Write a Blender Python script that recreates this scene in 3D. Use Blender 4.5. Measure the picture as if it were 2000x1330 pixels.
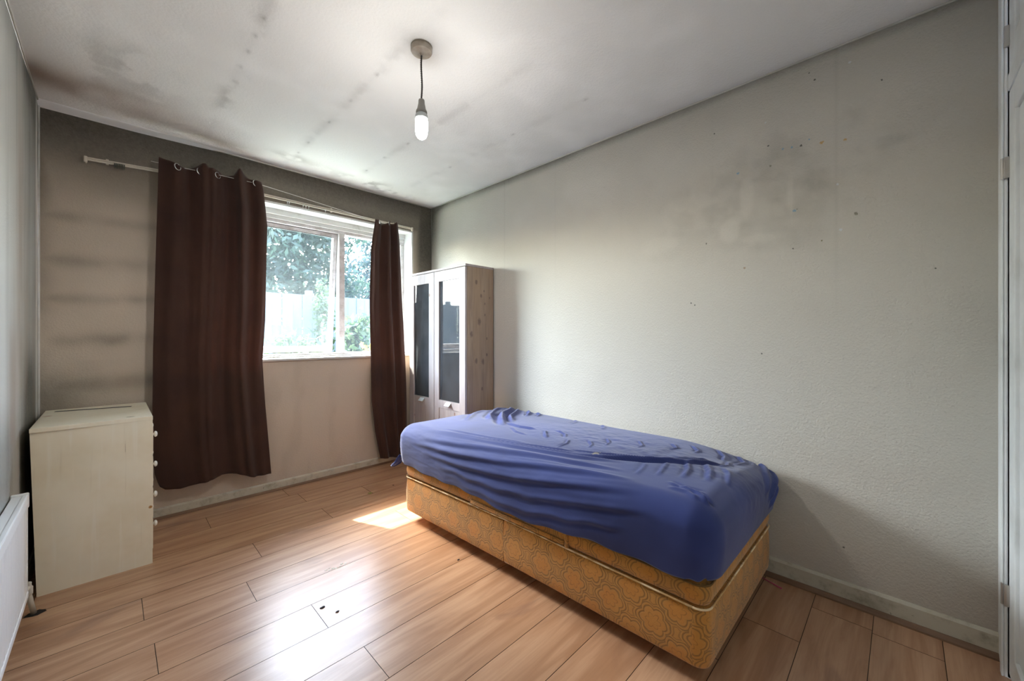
import bpy, bmesh, math, random
import numpy as np
from mathutils import Vector, Matrix

for o in list(bpy.data.objects): bpy.data.objects.remove(o)
S = bpy.context.scene
C = S.collection
PI = math.pi
random.seed(7)

# ------------------------------------------------------------------ camera
F_PX, YAW, HOR, CAMZ = 771.67, math.radians(45.34), 656.2, 1.141
cd = bpy.data.cameras.new('camera')
cam = bpy.data.objects.new('camera', cd); C.objects.link(cam)
cam.location = (0, 0, CAMZ)
cam.rotation_euler = (PI/2, 0, -YAW)
cd.sensor_fit = 'HORIZONTAL'; cd.sensor_width = 36.0
cd.lens = F_PX/2000*36
cd.shift_y = (HOR-665)/2000
cd.clip_start = 0.02; cd.clip_end = 200
S.camera = cam

# ------------------------------------------------------------------ light
S.view_settings.view_transform = 'Standard'
S.view_settings.look = 'None'
S.view_settings.gamma = 1
S.view_settings.use_curve_mapping = False
S.view_settings.exposure = 0.55

w = bpy.data.worlds.new('sky'); S.world = w; w.use_nodes = True
wn = w.node_tree.nodes; wl = w.node_tree.links
wn.clear()
wo = wn.new('ShaderNodeOutputWorld'); bg = wn.new('ShaderNodeBackground')
sky = wn.new('ShaderNodeTexSky'); sky.sky_type = 'NISHITA'; sky.sun_disc = False
sky.sun_elevation = math.radians(46.7); sky.sun_rotation = math.radians(-20)
sky.air_density = 1.0; sky.dust_density = 2.5
wm = wn.new('ShaderNodeMix'); wm.data_type = 'RGBA'; wm.inputs[0].default_value = 0.5
wl.new(sky.outputs[0], wm.inputs[6]); wm.inputs[7].default_value = (.88, .93, 1.14, 1)
wl.new(wm.outputs[2], bg.inputs[0]); bg.inputs[1].default_value = 12.5
wl.new(bg.outputs[0], wo.inputs[0])

sd = bpy.data.lights.new('sun', 'SUN'); sd.energy = 24; sd.angle = math.radians(0.6)
sd.color = (1.0, 0.95, 0.86)
sun = bpy.data.objects.new('sun', sd); C.objects.link(sun)
sun.rotation_euler = Vector((0.37, -1, -1.13)).to_track_quat('-Z', 'Y').to_euler()
sun.location = (-2, 9, 9)

BULB_W = 12.0
pd = bpy.data.lights.new('window_daylight', 'AREA')   # marks the window opening for the sky light
pd.shape = 'RECTANGLE'; pd.size = 1.65; pd.size_y = 1.1; pd.cycles.is_portal = True
po = bpy.data.objects.new('window_daylight', pd); C.objects.link(po)
po.location = (1.17, 3.66, 1.55); po.rotation_euler = (-PI/2, 0, 0)

# ------------------------------------------------------------------ numpy noise
_rng = {}
def vnoise(x, y, seed, freq):
    if seed not in _rng:
        _rng[seed] = np.random.RandomState(seed).rand(64, 64)
    g = _rng[seed]
    x = np.asarray(x)*freq; y = np.asarray(y)*freq
    xi = np.floor(x).astype(int); yi = np.floor(y).astype(int)
    fx = x-xi; fy = y-yi
    fx = fx*fx*(3-2*fx); fy = fy*fy*(3-2*fy)
    a = g[xi % 64, yi % 64]; b = g[(xi+1) % 64, yi % 64]
    c = g[xi % 64, (yi+1) % 64]; d = g[(xi+1) % 64, (yi+1) % 64]
    return (a*(1-fx)+b*fx)*(1-fy)+(c*(1-fx)+d*fx)*fy
def fbm(x, y, seed, freq, octs=4):
    r = 0; a = .5; t = 0
    for i in range(octs):
        r = r+a*vnoise(x, y, seed+i, freq*2**i); t += a; a *= .55
    return r/t
def sst(a, b, x):
    t = np.clip((np.asarray(x, float)-a)/(b-a), 0, 1)
    return t*t*(3-2*t)
def gau(x, s): return np.exp(-(np.asarray(x)/s)**2)

# ------------------------------------------------------------------ material helpers
def lin(c):
    return tuple(((v/255)/12.92 if v/255 <= .04045 else ((v/255+.055)/1.055)**2.4) for v in c)
class M:
    def __init__(s, name, base=(.5, .5, .5), rough=.6, **kw):
        s.m = bpy.data.materials.new(name); s.m.use_nodes = True
        s.t = s.m.node_tree; s.n = s.t.nodes; s.l = s.t.links
        s.b = s.n['Principled BSDF']; s.out = s.n['Material Output']
        s.b.inputs['Base Color'].default_value = (*base[:3], 1)
        s.b.inputs['Roughness'].default_value = rough
        for k, v in kw.items(): s.b.inputs[k.replace('_', ' ')].default_value = v
    def node(s, t, **kw):
        n = s.n.new(t)
        for k, v in kw.items(): setattr(n, k, v)
        return n
    def put(s, sock, v):
        if isinstance(v, bpy.types.NodeSocket): s.l.new(v, sock)
        elif isinstance(v, (tuple, list)) and len(v) == 3 and sock.type == 'RGBA': sock.default_value = (*v, 1)
        else: sock.default_value = v
    def obj(s): return s.node('ShaderNodeTexCoord').outputs['Object']
    def uv(s): return s.node('ShaderNodeTexCoord').outputs['UV']
    def attr(s, name, out='Color'):
        n = s.node('ShaderNodeAttribute'); n.attribute_name = name; return n.outputs[out]
    def mapping(s, v, scale=(1, 1, 1), loc=(0, 0, 0)):
        n = s.node('ShaderNodeMapping'); s.put(n.inputs[0], v)
        n.inputs['Scale'].default_value = scale; n.inputs['Location'].default_value = loc
        return n.outputs[0]
    def noise(s, v, scale, detail=3, rough=.5, dist=0, out=0):
        n = s.node('ShaderNodeTexNoise'); s.put(n.inputs['Vector'], v)
        n.inputs['Scale'].default_value = scale; n.inputs['Detail'].default_value = detail
        n.inputs['Roughness'].default_value = rough; n.inputs['Distortion'].default_value = dist
        return n.outputs[out]
    def voro(s, v, scale, feature='F1', rnd=1, out='Distance'):
        n = s.node('ShaderNodeTexVoronoi', feature=feature); s.put(n.inputs['Vector'], v)
        n.inputs['Scale'].default_value = scale; n.inputs['Randomness'].default_value = rnd
        return n.outputs[out]
    def math(s, op, a, b=0, c=0, clamp=False):
        n = s.node('ShaderNodeMath', operation=op, use_clamp=clamp)
        s.put(n.inputs[0], a); s.put(n.inputs[1], b); s.put(n.inputs[2], c)
        return n.outputs[0]
    def ss(s, a, b, x):
        n = s.node('ShaderNodeMapRange', interpolation_type='SMOOTHSTEP')
        s.put(n.inputs[0], x); n.inputs[1].default_value = a; n.inputs[2].default_value = b
        return n.outputs[0]
    def mix(s, f, a, b, mode='MIX'):
        n = s.node('ShaderNodeMix', data_type='RGBA', blend_type=mode)
        s.put(n.inputs[0], f); s.put(n.inputs[6], a); s.put(n.inputs[7], b)
        return n.outputs[2]
    def sep(s, v):
        n = s.node('ShaderNodeSeparateXYZ'); s.put(n.inputs[0], v); return n.outputs
    def comb(s, x, y, z=0):
        n = s.node('ShaderNodeCombineXYZ')
        s.put(n.inputs[0], x); s.put(n.inputs[1], y); s.put(n.inputs[2], z); return n.outputs[0]
    def dist(s, v, c):
        n = s.node('ShaderNodeVectorMath', operation='DISTANCE'); s.put(n.inputs[0], v)
        n.inputs[1].default_value = c; return n.outputs['Value']
    def bump(s, h, strength=.3, d=.002):
        n = s.node('ShaderNodeBump'); n.inputs['Strength'].default_value = strength
        n.inputs['Distance'].default_value = d; s.put(n.inputs['Height'], h)
        s.l.new(n.outputs[0], s.b.inputs['Normal']); return n.outputs[0]
    def color(s, c): s.put(s.b.inputs['Base Color'], c); return s
    def set(s, k, v): s.put(s.b.inputs[k], v); return s

# ------------------------------------------------------------------ mesh helpers
def box(bm, x0, x1, y0, y1, z0, z1, bev=0):
    vs = [bm.verts.new(p) for p in [(x0,y0,z0),(x1,y0,z0),(x1,y1,z0),(x0,y1,z0),(x0,y0,z1),(x1,y0,z1),(x1,y1,z1),(x0,y1,z1)]]
    fs = [bm.faces.new([vs[i] for i in f]) for f in [(3,2,1,0),(4,5,6,7),(0,1,5,4),(1,2,6,5),(2,3,7,6),(3,0,4,7)]]
    if bev:
        es = list({e for f in fs for e in f.edges})
        bmesh.ops.bevel(bm, geom=es, offset=bev, segments=2, affect='EDGES', profile=.5)
    return fs
def ring_pts(c, r, n, ax=(0, 0, 1), ry=None):
    ax = Vector(ax).normalized()
    a = ax.orthogonal().normalized(); b = ax.cross(a)
    return [Vector(c)+a*r*math.cos(2*PI*i/n)+b*(ry or r)*math.sin(2*PI*i/n) for i in range(n)]
def loft(bm, rings, cap=True):
    R = [[bm.verts.new(p) for p in r] for r in rings]
    n = len(R[0])
    for a, b in zip(R[:-1], R[1:]):
        for i in range(n): bm.faces.new([a[i], a[(i+1) % n], b[(i+1) % n], b[i]])
    if cap:
        bm.faces.new(R[0][::-1]); bm.faces.new(R[-1])
def lathe(bm, c, prof, ax=(0, 0, 1), n=32):
    axv = Vector(ax).normalized()
    loft(bm, [ring_pts(Vector(c)+axv*h, max(r, 1e-4), n, ax) for r, h in prof])
def tube(bm, pts, r, n=10, cap=True):
    pts = [Vector(p) for p in pts]; rings = []
    t0 = (pts[1]-pts[0]).normalized(); a = t0.orthogonal().normalized()
    for i, p in enumerate(pts):
        t = (pts[min(i+1, len(pts)-1)]-pts[max(i-1, 0)]).normalized()
        a = (a-t*a.dot(t)).normalized(); b = t.cross(a)
        rr = r[i] if isinstance(r, (list, tuple)) else r
        rings.append([p+a*rr*math.cos(2*PI*k/n)+b*rr*math.sin(2*PI*k/n) for k in range(n)])
    loft(bm, rings, cap)
def torus(bm, c, R, r, ax=(0, 0, 1), n=28, k=8):
    ax = Vector(ax).normalized(); a = ax.orthogonal().normalized(); b = ax.cross(a); c = Vector(c)
    V = []
    for i in range(n):
        d = a*math.cos(2*PI*i/n)+b*math.sin(2*PI*i/n)
        V.append([bm.verts.new(c+d*(R+r*math.cos(2*PI*j/k))+ax*r*math.sin(2*PI*j/k)) for j in range(k)])
    for i in range(n):
        for j in range(k):
            bm.faces.new([V[i][j], V[(i+1) % n][j], V[(i+1) % n][(j+1) % k], V[i][(j+1) % k]])
def prism(bm, poly, axis, a0, a1):
    """extrude a 2-D polygon along axis ('x','y','z')"""
    def mk(p, a):
        return {'x': (a, p[0], p[1]), 'y': (p[0], a, p[1]), 'z': (p[0], p[1], a)}[axis]
    A = [bm.verts.new(mk(p, a0)) for p in poly]; B = [bm.verts.new(mk(p, a1)) for p in poly]
    n = len(poly)
    for i in range(n): bm.faces.new([A[i], A[(i+1) % n], B[(i+1) % n], B[i]])
    bm.faces.new(A[::-1]); bm.faces.new(B)
def obj(name, bm, mat, parent=None, smooth=False, kind=None, label=None, auto=None):
    bmesh.ops.recalc_face_normals(bm, faces=bm.faces)
    me = bpy.data.meshes.new(name)
    if parent is not None:
        p = Vector((0, 0, 0)); q = parent
        while q is not None: p += q.location; q = q.parent
        bmesh.ops.translate(bm, verts=bm.verts, vec=-p)
    bm.to_mesh(me); bm.free()
    o = bpy.data.objects.new(name, me); C.objects.link(o)
    if isinstance(mat, (list, tuple)):
        for m_ in mat: me.materials.append(m_.m)
    else: me.materials.append(mat.m)
    if smooth:
        for f in me.polygons: f.use_smooth = True
        if auto:
            me.set_sharp_from_angle(angle=math.radians(auto))
    if parent is not None: o.parent = parent
    if kind: o['kind'] = kind
    if label: o['label'] = label
    return o
def thing(name, label, cat, loc, group=None):
    o = bpy.data.objects.new(name, None); C.objects.link(o); o.location = loc
    o.empty_display_size = .1
    o['label'] = label; o['category'] = cat
    if group: o['group'] = group
    return o
def single(name, bm, mat, label, cat, loc, group=None, smooth=False, auto=None):
    bmesh.ops.translate(bm, verts=bm.verts, vec=-Vector(loc))
    o = obj(name, bm, mat, smooth=smooth, auto=auto); o.location = loc
    o['label'] = label; o['category'] = cat
    if group: o['group'] = group
    return o
def B(): return bmesh.new()

def slab(name, us, vs, to3, thick, mat, colorf, skip=None, n=(0, 0, 1)):
    """wall, ceiling: a fine grid on the room side carrying a dirt attribute, with thickness behind"""
    nu, nv = len(us), len(vs)
    U, V = np.meshgrid(us, vs, indexing='ij')
    P = to3(U, V)
    nvec = np.array(n)*thick
    front = np.stack(P, -1).reshape(-1, 3)
    back = front+nvec
    keep = [(i, j) for i in range(nu-1) for j in range(nv-1)
            if not (skip and skip((us[i]+us[i+1])/2, (vs[j]+vs[j+1])/2))]
    faces = [(i*nv+j, (i+1)*nv+j, (i+1)*nv+j+1, i*nv+j+1) for i, j in keep]
    N = nu*nv
    ks = set(keep)
    extra = []
    for i, j in keep:
        a, b, c, d = i*nv+j, (i+1)*nv+j, (i+1)*nv+j+1, i*nv+j+1
        for (q, e) in (((i, j-1), (a, b)), ((i+1, j), (b, c)), ((i, j+1), (c, d)), ((i-1, j), (d, a))):
            if q not in ks: extra.append((e[1], e[0], e[0]+N, e[1]+N))
    faces2 = [tuple(v+N for v in f[::-1]) for f in faces]
    me = bpy.data.meshes.new(name)
    me.from_pydata(np.concatenate([front, back]).tolist(), [], faces+extra+faces2)
    me.validate()
    col = colorf(U, V).reshape(-1, 3)
    col = np.concatenate([col, col])
    at = me.color_attributes.new('dirt', 'FLOAT_COLOR', 'POINT')
    at.data.foreach_set('color', np.concatenate([col, np.ones((2*N, 1))], 1).astype(np.float32).ravel())
    bm = B(); bm.from_mesh(me)
    loose = [v for v in bm.verts if not v.link_faces]
    bmesh.ops.delete(bm, geom=loose, context='VERTS')
    bmesh.ops.recalc_face_normals(bm, faces=bm.faces)
    bm.to_mesh(me); bm.free()
    me.materials.append(mat.m)
    o = bpy.data.objects.new(name, me); C.objects.link(o); o['kind'] = 'structure'
    return o

# ------------------------------------------------------------------ room dimensions
XL, XR, YB, YW, H = -0.281, 2.215, -0.25, 3.306, 2.4
OX0, OX1, OZ0, OZ1 = 0.30, 2.004, 0.955, 2.13       # window opening
WT = 0.30                                            # window wall thickness

# ------------------------------------------------------------------ setting materials
def wall_mat(name, base, dark, chip=.5, chipscale=95, rough=.75, dots=()):
    m = M(name, rough=rough)
    co = m.obj()
    d = m.sep(m.attr('dirt'))       # x: soot, y: brown, z: pale patch
    grain = m.noise(co, 220, 2)
    soot = m.math('MULTIPLY', d[0], m.math('ADD', .84, m.math('MULTIPLY', m.noise(co, 60, 4, .7), .30)), clamp=True)
    c = m.mix(m.math('MULTIPLY', m.noise(co, 1.7, 3), .22), base, tuple(v*.72 for v in base))
    c = m.mix(soot, c, dark)
    c = m.mix(d[1], c, lin((152, 130, 112)))
    c = m.mix(d[2], c, tuple(min(1, v*1.16) for v in base))
    c = m.mix(m.math('MULTIPLY', grain, .10), c, dark)
    for (pt, r, dc) in dots:
        dd = m.math('ADD', m.dist(co, pt), m.math('MULTIPLY', m.math('SUBTRACT', m.noise(co, 190, 1), .5), r*.7))
        c = m.mix(m.math('MULTIPLY', m.ss(r*.55, r*.25, dd), .8), c, dc)
    m.color(c)
    v1 = m.voro(co, chipscale, 'SMOOTH_F1')
    hgt = m.math('ADD', m.math('MULTIPLY', v1, .8), m.math('MULTIPLY', m.noise(co, chipscale*1.7, 3, .6), .7))
    m.bump(hgt, chip, .004)
    m.set('Specular IOR Level', .25)
    return m

blue = lin((120, 160, 190)); orange = lin((190, 150, 80)); dk = (.03, .03, .028); wht = (.62, .66, .68)
XW = XR
def rp(y, z): return (XW, y, z)
dots = [(rp(.459, 2.054), .010, dk), (rp(.40, 2.02), .010, blue), (rp(.365, 2.016), .010, blue), (rp(.33, 2.012), .012, dk),
        (rp(.255, 2.0), .016, orange), (rp(.175, 1.985), .013, orange), (rp(.59, 1.96), .014, blue), (rp(.47, 2.17), .010, wht),
        (rp(.30, 2.03), .008, blue), (rp(.818, 1.32), .009, dk), (rp(.799, 1.308), .008, dk), (rp(.485, 1.055), .009, dk),
        (rp(.355, 1.72), .015, blue), (rp(.345, 1.725), .006, dk), (rp(.19, 1.60), .014, wht), (rp(.14, 1.66), .016, lin((120, 115, 98))),
        (rp(.36, 1.545), .008, dk), (rp(.255, 1.565), .008, lin((110, 105, 60))), (rp(.56, 1.48), .012, lin((165, 140, 115))),
        (rp(.74, 1.63), .010, lin((90, 88, 78))), (rp(.20, 1.80), .012, wht), (rp(.45, 1.955), .012, lin((120, 118, 100))),
        (rp(.70, 2.20), .008, dk), (rp(.06, 2.19), .008, dk), (rp(-.09, 1.4), .006, dk), (rp(.18, .23), .009, dk), (rp(.28, 2.29), .010, dk),
        (rp(.30, 2.33), .008, dk), (rp(.16, 2.31), .011, wht)]
m_wall_r = wall_mat('textured_wallpaper', (.62, .595, .53), (.10, .10, .08), chip=.46, chipscale=120, dots=dots)
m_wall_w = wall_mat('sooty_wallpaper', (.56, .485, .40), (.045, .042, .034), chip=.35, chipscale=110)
m_wall_l = wall_mat('stained_wallpaper', (.63, .63, .59), (.10, .10, .085), chip=.2, chipscale=110)
m_wall_b = wall_mat('back_wallpaper', (.76, .75, .72), (.2, .2, .17), chip=.35)
m_ceil = wall_mat('textured_ceiling_paint', (.87, .87, .855), (.12, .11, .10), chip=.28, chipscale=90)

# right wall: coordinates (y, z)
def dirt_right(y, z):
    n1 = fbm(y, z, 11, 2.2); n2 = fbm(y, z, 21, 9)
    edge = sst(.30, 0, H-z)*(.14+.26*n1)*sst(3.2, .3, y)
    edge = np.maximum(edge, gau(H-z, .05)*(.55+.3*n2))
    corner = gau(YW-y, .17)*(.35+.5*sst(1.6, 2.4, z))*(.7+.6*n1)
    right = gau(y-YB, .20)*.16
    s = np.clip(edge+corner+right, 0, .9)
    # scrubbed and scuffed patches high on the wall
    for (py, pz, ry, rz, a) in [(.66, 1.93, .13, .10, .20), (.40, 1.93, .16, .13, .14), (.62, 1.72, .20, .06, .16), (.85, 1.73, .18, .04, .15),
                                (.25, 1.83, .22, .05, .20), (.05, 1.93, .10, .03, .24), (.45, 1.60, .20, .06, .18), (.30, 1.75, .14, .09, .12),
                                (.95, 1.60, .12, .04, .10), (.62, 1.80, .06, .06, .22), (.15, 2.06, .05, .05, .22), (.46, 2.11, .07, .05, .16)]:
        m = sst(1.25, .5, np.sqrt(((y-py)/ry)**2+((z-pz)/rz)**2)+.7*(n2-.5))
        s = s+.55*a*m*sst(.25, .75, fbm(y*1.3, z, 33, 16))*(.5+n2)
    s = s + .10*sst(.45, .7, fbm(y, z, 41, 1.3)) + .16*sst(.50, .72, fbm(y, z*1.2, 45, 7))*gau(y-.45, .5)*gau(z-1.85, .28)
    # yellow-brown grime low down beside the door
    br = .30*sst(.5, .1, z)*sst(1.0, -.2, y)*(.4+n1) + .12*gau(z-.55, .12)*gau(y-.1, .5)
    pale = 0*y
    for (py, pz, ry, rz, a) in [(.62, 1.68, .05, .07, .7), (.55, 1.83, .03, .10, .55), (.37, 1.80, .012, .10, .45), (.50, 1.62, .10, .03, .5),
                                (.80, 1.86, .15, .05, .3), (1.0, 1.66, .10, .06, .3)]:
        pale = pale+.7*a*sst(1.2, .6, np.sqrt(((y-py)/ry)**2+((z-pz)/rz)**2)+.9*(n2-.5))
    # vertical paper seams
    for sy in (1.232, .713, .202, 1.75, 2.27):
        s = s+.07*gau(y-sy-.002, .004)*sst(1.0, 1.8, z)
    return np.stack([np.clip(s, 0, 1), np.clip(br, 0, 1), np.clip(pale, 0, 1)], -1)
def lin_space(a, b, step): return np.linspace(a, b, max(2, int(round((b-a)/step))+1))
slab('wall_right', lin_space(YB-.2, YW+WT, .0115), lin_space(0, H, .0115),
     lambda u, v: (np.full_like(u, XR), u, v), .12, m_wall_r, dirt_right, n=(1, 0, 0))

# window wall: coordinates (x, z)
def dirt_window(x, z):
    n1 = fbm(x, z, 51, 2.5); n2 = fbm(x, z, 61, 11)
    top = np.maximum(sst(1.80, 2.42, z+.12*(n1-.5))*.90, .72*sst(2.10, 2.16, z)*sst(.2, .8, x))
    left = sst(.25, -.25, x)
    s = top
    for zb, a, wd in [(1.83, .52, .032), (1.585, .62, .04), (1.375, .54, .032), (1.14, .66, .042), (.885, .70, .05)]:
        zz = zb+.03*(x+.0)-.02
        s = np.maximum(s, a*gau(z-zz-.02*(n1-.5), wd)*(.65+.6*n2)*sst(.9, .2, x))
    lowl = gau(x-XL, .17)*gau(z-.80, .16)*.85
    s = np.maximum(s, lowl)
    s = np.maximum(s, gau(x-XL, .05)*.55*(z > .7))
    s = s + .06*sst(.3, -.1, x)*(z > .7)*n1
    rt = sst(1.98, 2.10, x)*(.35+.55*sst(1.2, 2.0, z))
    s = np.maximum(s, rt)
    s = s+.09*sst(.5, .75, fbm(x*3, z*.7, 71, 4))*(z < 1)
    br = .10*sst(.5, .8, fbm(x, z, 81, 3))*(z < 1) + .35*sst(1.9, 2.3, z)*sst(.3, .8, n1)
    pale = (.35+.5*sst(.4, .8, n1))*(x < .3)*sst(2.0, 1.8, z)*(z > .7)
    return np.stack([np.clip(s, 0, .93), np.clip(br, 0, 1)*(z < 1.0), np.clip(pale, 0, 1)], -1)
xs = np.concatenate([lin_space(XL-.12, OX0, .012), lin_space(OX0, OX1, .02)[1:], lin_space(OX1, XR+.12, .012)[1:]])
zs = np.concatenate([lin_space(0, OZ0, .02), lin_space(OZ0, OZ1, .014)[1:], lin_space(OZ1, H, .012)[1:]])
slab('wall_window', xs, zs, lambda u, v: (u, np.full_like(u, YW), v), WT, m_wall_w, dirt_window,
     skip=lambda x, z: OX0 < x < OX1 and OZ0 < z < OZ1, n=(0, 1, 0))

# left wall: (y, z)
def dirt_left(y, z):
    n1 = fbm(y, z, 91, 2.2); n2 = fbm(y, z*.4, 95, 8)
    s = gau(YW-y, .10)*(.25)+sst(2.3, 3.2, y)*(.22+.3*n1)
    s = s+.75*gau(y-3.0, .22)*sst(1.2, .8, z)*sst(.2, .5, z)
    s = s+.55*gau(y-2.35, .30)*sst(.95, .7, z)*sst(.35, .6, z)
    s = s+.25*sst(.2, 0, H-z)+.16*n2*sst(2.0, 2.6, y)
    s = s*(1-.8*gau(YW-y-.05, .035))
    br = .45*gau(y-2.72, .10)*(.3+n2)*sst(.4, 1.2, z)*sst(2.3, 1.6, z)
    br = br+.5*gau(y-2.55, .09)*sst(.6, .75, z)*sst(1.3, 1.0, z)
    st = fbm(y*9, z*.6, 97, 1.6)
    s = s+.16*sst(.4, .8, st)*sst(1.9, 2.6, y)
    s = s+.35*sst(1.9, 2.4, z)*sst(2.2, 3.1, y)
    br = br+.25*sst(.55, .8, fbm(y*7, z*.5, 98, 2))*sst(2.3, 2.9, y)
    pale = .5*gau(y-2.0, .5)*sst(.4, .8, n1)+.6*gau(YW-y-.05, .03)
    return np.stack([np.clip(s, 0, .93), np.clip(br, 0, .8), np.clip(pale, 0, 1)], -1)
slab('wall_left', lin_space(YB-.2, YW+WT, .015), lin_space(0, H, .02),
     lambda u, v: (np.full_like(u, XL), u, v), .12, m_wall_l, dirt_left, n=(-1, 0, 0))

# ceiling: (x, y)
def dirt_ceiling(x, y):
    n1 = fbm(x, y, 101, 2.3); n2 = fbm(x, y, 111, 8); n3 = fbm(x, y, 121, 22)
    s = 0*x
    for jx, a0 in ((.42, .42), (.895, .30), (1.36, .27), (1.765, .17), (-.05, .22)):
        k = gau(x-jx-.02*(n1-.5), .035)*sst(.42, .62, n2)
        k = k+.35*gau(x-jx, .02)
        s = s+.38*a0*k*sst(.8, 1.8, y)*(1.2-.5*gau(y-YW, .5))
    for jx, yy in ((.42, 1.8), (.42, 1.93), (.424, 2.06), (.42, 2.2), (.43, 2.35), (.895, 1.8), (.897, 2.1), (.896, 2.4), (.896, 2.75), (.9, 2.95),
                   (1.36, 2.3), (1.352, 2.6), (1.36, 2.9), (1.76, 1.73), (1.77, 1.2), (1.77, 2.4)):
        s = s+.40*gau(x-jx, .008)*gau(y-yy, .014)
    s = s+.11*gau(x-.42, .05)*gau(y-2.5, .30)*sst(.4, .7, n2)
    s = s+.20*gau(x-.06, .10)*gau(y-2.55, .16)*sst(.45, .62, n2)*1.3
    s = s+.18*gau(x-.10, .16)*gau(y-2.75, .22)*sst(.5, .65, n2)
    s = s+.55*gau(x-.9, .12)*gau(y-3.06, .06)*sst(.35, .6, n2)+.6*gau(x-1.45, .28)*gau(y-3.12, .07)*sst(.42, .6, n2)
    s = s+.55*gau(x-1.75, .2)*gau(y-3.2, .05)*sst(.35, .6, n2)
    s = s+.20*gau(YW-y, .035)*(x > .3)+.22*gau(XR-x, .035)*(.3+n2)
    s = s+.18*gau(np.hypot(x-.95, y-1.49), .10)*n3
    s = s+.16*gau(x-XL, .10)
    # brown smoke band that runs off the left corner along the window wall
    yc = 2.96+.55*np.clip(x+.05, 0, 2)**1.1*.75
    wdt = .12-.08*sst(-.2, 1.0, x)
    k = gau(y-yc-.04*(n1-.5), wdt)*sst(1.35, .55, x)
    br = .46*k+.25*gau(y-3.02+.0*x, .22)*sst(.7, .0, x)
    s = s+.20*k*(.6+.6*n2)+.45*gau(x-XL-.02, .05)*gau(y-2.92, .10)
    br = br+.35*gau(y-3.27, .035)*(x > .9)*sst(.3, .6, n1)+.25*gau(np.hypot(x-1.0, y-1.53), .055)
    pale = .5*sst(.5, .8, n1)
    return np.stack([np.clip(s, 0, .9), np.clip(br, 0, .85), np.clip(pale, 0, 1)], -1)
slab('ceiling', lin_space(XL-.12, XR+.12, .0125), lin_space(YB-.2, YW+WT, .0125),
     lambda u, v: (u, v, np.full_like(u, H)), .12, m_ceil, dirt_ceiling, n=(0, 0, 1))

# back wall with the cupboard opening
CX0, CX1 = 1.10, 2.10
slab('wall_back', np.concatenate([lin_space(XL-.12, CX0, .06), lin_space(CX0, CX1, .25)[1:], [XR+.12]]), lin_space(0, H, .06),
     lambda u, v: (u, np.full_like(u, YB), v), .10, m_wall_b, lambda u, v: np.zeros(u.shape+(3,)),
     skip=lambda x, z: CX0 < x < CX1, n=(0, -1, 0))

# floor -------------------------------------------------------------
m_plank = M('laminate_planks', rough=.34)
uvn = m_plank.uv(); rnd = m_plank.sep(m_plank.attr('plank'))
cc = m_plank.comb(m_plank.math('ADD', m_plank.sep(uvn)[0], m_plank.math('MULTIPLY', rnd[0], 37.0)),
                  m_plank.math('ADD', m_plank.sep(uvn)[1], m_plank.math('MULTIPLY', rnd[1], 11.0)), rnd[2])
g1 = m_plank.noise(m_plank.mapping(cc, (1.0, 9, 1)), 1.6, 5, .55, 1.2)
g2 = m_plank.noise(m_plank.mapping(cc, (2.2, 60, 1)), 2.0, 3, .6, .6)
g3 = m_plank.noise(m_plank.mapping(cc, (1.6, 5.5, 1)), 1.1, 4, .5, .9)
c = m_plank.mix(m_plank.ss(.32, .68, g1), lin((158, 117, 87)), lin((191, 153, 122)))
c = m_plank.mix(m_plank.math('MULTIPLY', m_plank.ss(.35, .7, g2), .26), c, lin((140, 100, 72)))
c = m_plank.mix(m_plank.math('MULTIPLY', m_plank.ss(.60, .76, g3), .62), c, lin((116, 82, 70)))
c = m_plank.mix(m_plank.math('MULTIPLY', rnd[2], .25), c, lin((172, 126, 92)))
m_plank.color(c)
m_plank.set('Roughness', m_plank.math('ADD', .285, m_plank.math('MULTIPLY', m_plank.noise(m_plank.obj(), 9, 4), .05)))
m_plank.set('Specular IOR Level', .85)
m_plank.bump(g2, .05, .001)
m_seam = M('plank_joint', (.035, .022, .015), .8)
bm = B(); uvl = bm.loops.layers.uv.new('UVMap'); pc = bm.loops.layers.float_color.new('plank')
fs = box(bm, XL-.12, XR+.12, YB-.2, YW+WT, -.12, -.0022)
for f in bm.faces: f.material_index = 1
PW, OFF, G = .1892, .083, .0011
known = {8: [.594], 10: [.437], 6: [.65], 12: [.543], 15: [.413, .942], 13: [.973], 7: [], 9: [1.32], 11: [1.30], 5: [1.50], 4: [1.5], 3: [1.6], 2: [1.5], 1: [1.80], 0: [2.07], 14: [.12]}
rs = random.Random(3)
k = -4
y = OFF+PW*k
rows = []
while y < YW+.2:
    kk = k
    js = known.get(kk)
    if js is None: js = [rs.uniform(-.2, 1.1)]
    js = sorted(js)
    ext = list(js)
    if js:
        a = js[0]-1.21
        while a > XL-.1: ext.append(a); a -= 1.21
        a = js[-1]+1.21
        while a < XR+.1: ext.append(a); a += 1.21
    ext = [XL-.1]+sorted(ext)+[XR+.1]
    for x0, x1 in zip(ext[:-1], ext[1:]):
        r3 = (rs.random(), rs.random(), rs.random(), 1)
        f = bm.faces.new([bm.verts.new(p) for p in [(x0+G, y+G, 0), (x1-G, y+G, 0), (x1-G, y+PW-G, 0), (x0+G, y+PW-G, 0)]])
        skirt = []
        for lp in f.loops:
            lp[uvl].uv = (lp.vert.co.x, lp.vert.co.y); lp[pc] = r3
        vs_ = list(f.verts)
        for i in range(4):
            a_, b_ = vs_[i], vs_[(i+1) % 4]
            q = bm.faces.new([b_, a_, bm.verts.new((a_.co.x, a_.co.y, -.003)), bm.verts.new((b_.co.x, b_.co.y, -.003))])
            q.material_index = 1
    k += 1; y = OFF+PW*k
me = bpy.data.meshes.new('floor'); bm.to_mesh(me); bm.free()
me.materials.append(m_plank.m); me.materials.append(m_seam.m)
fl = bpy.data.objects.new('floor', me); C.objects.link(fl); fl['kind'] = 'structure'

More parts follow.
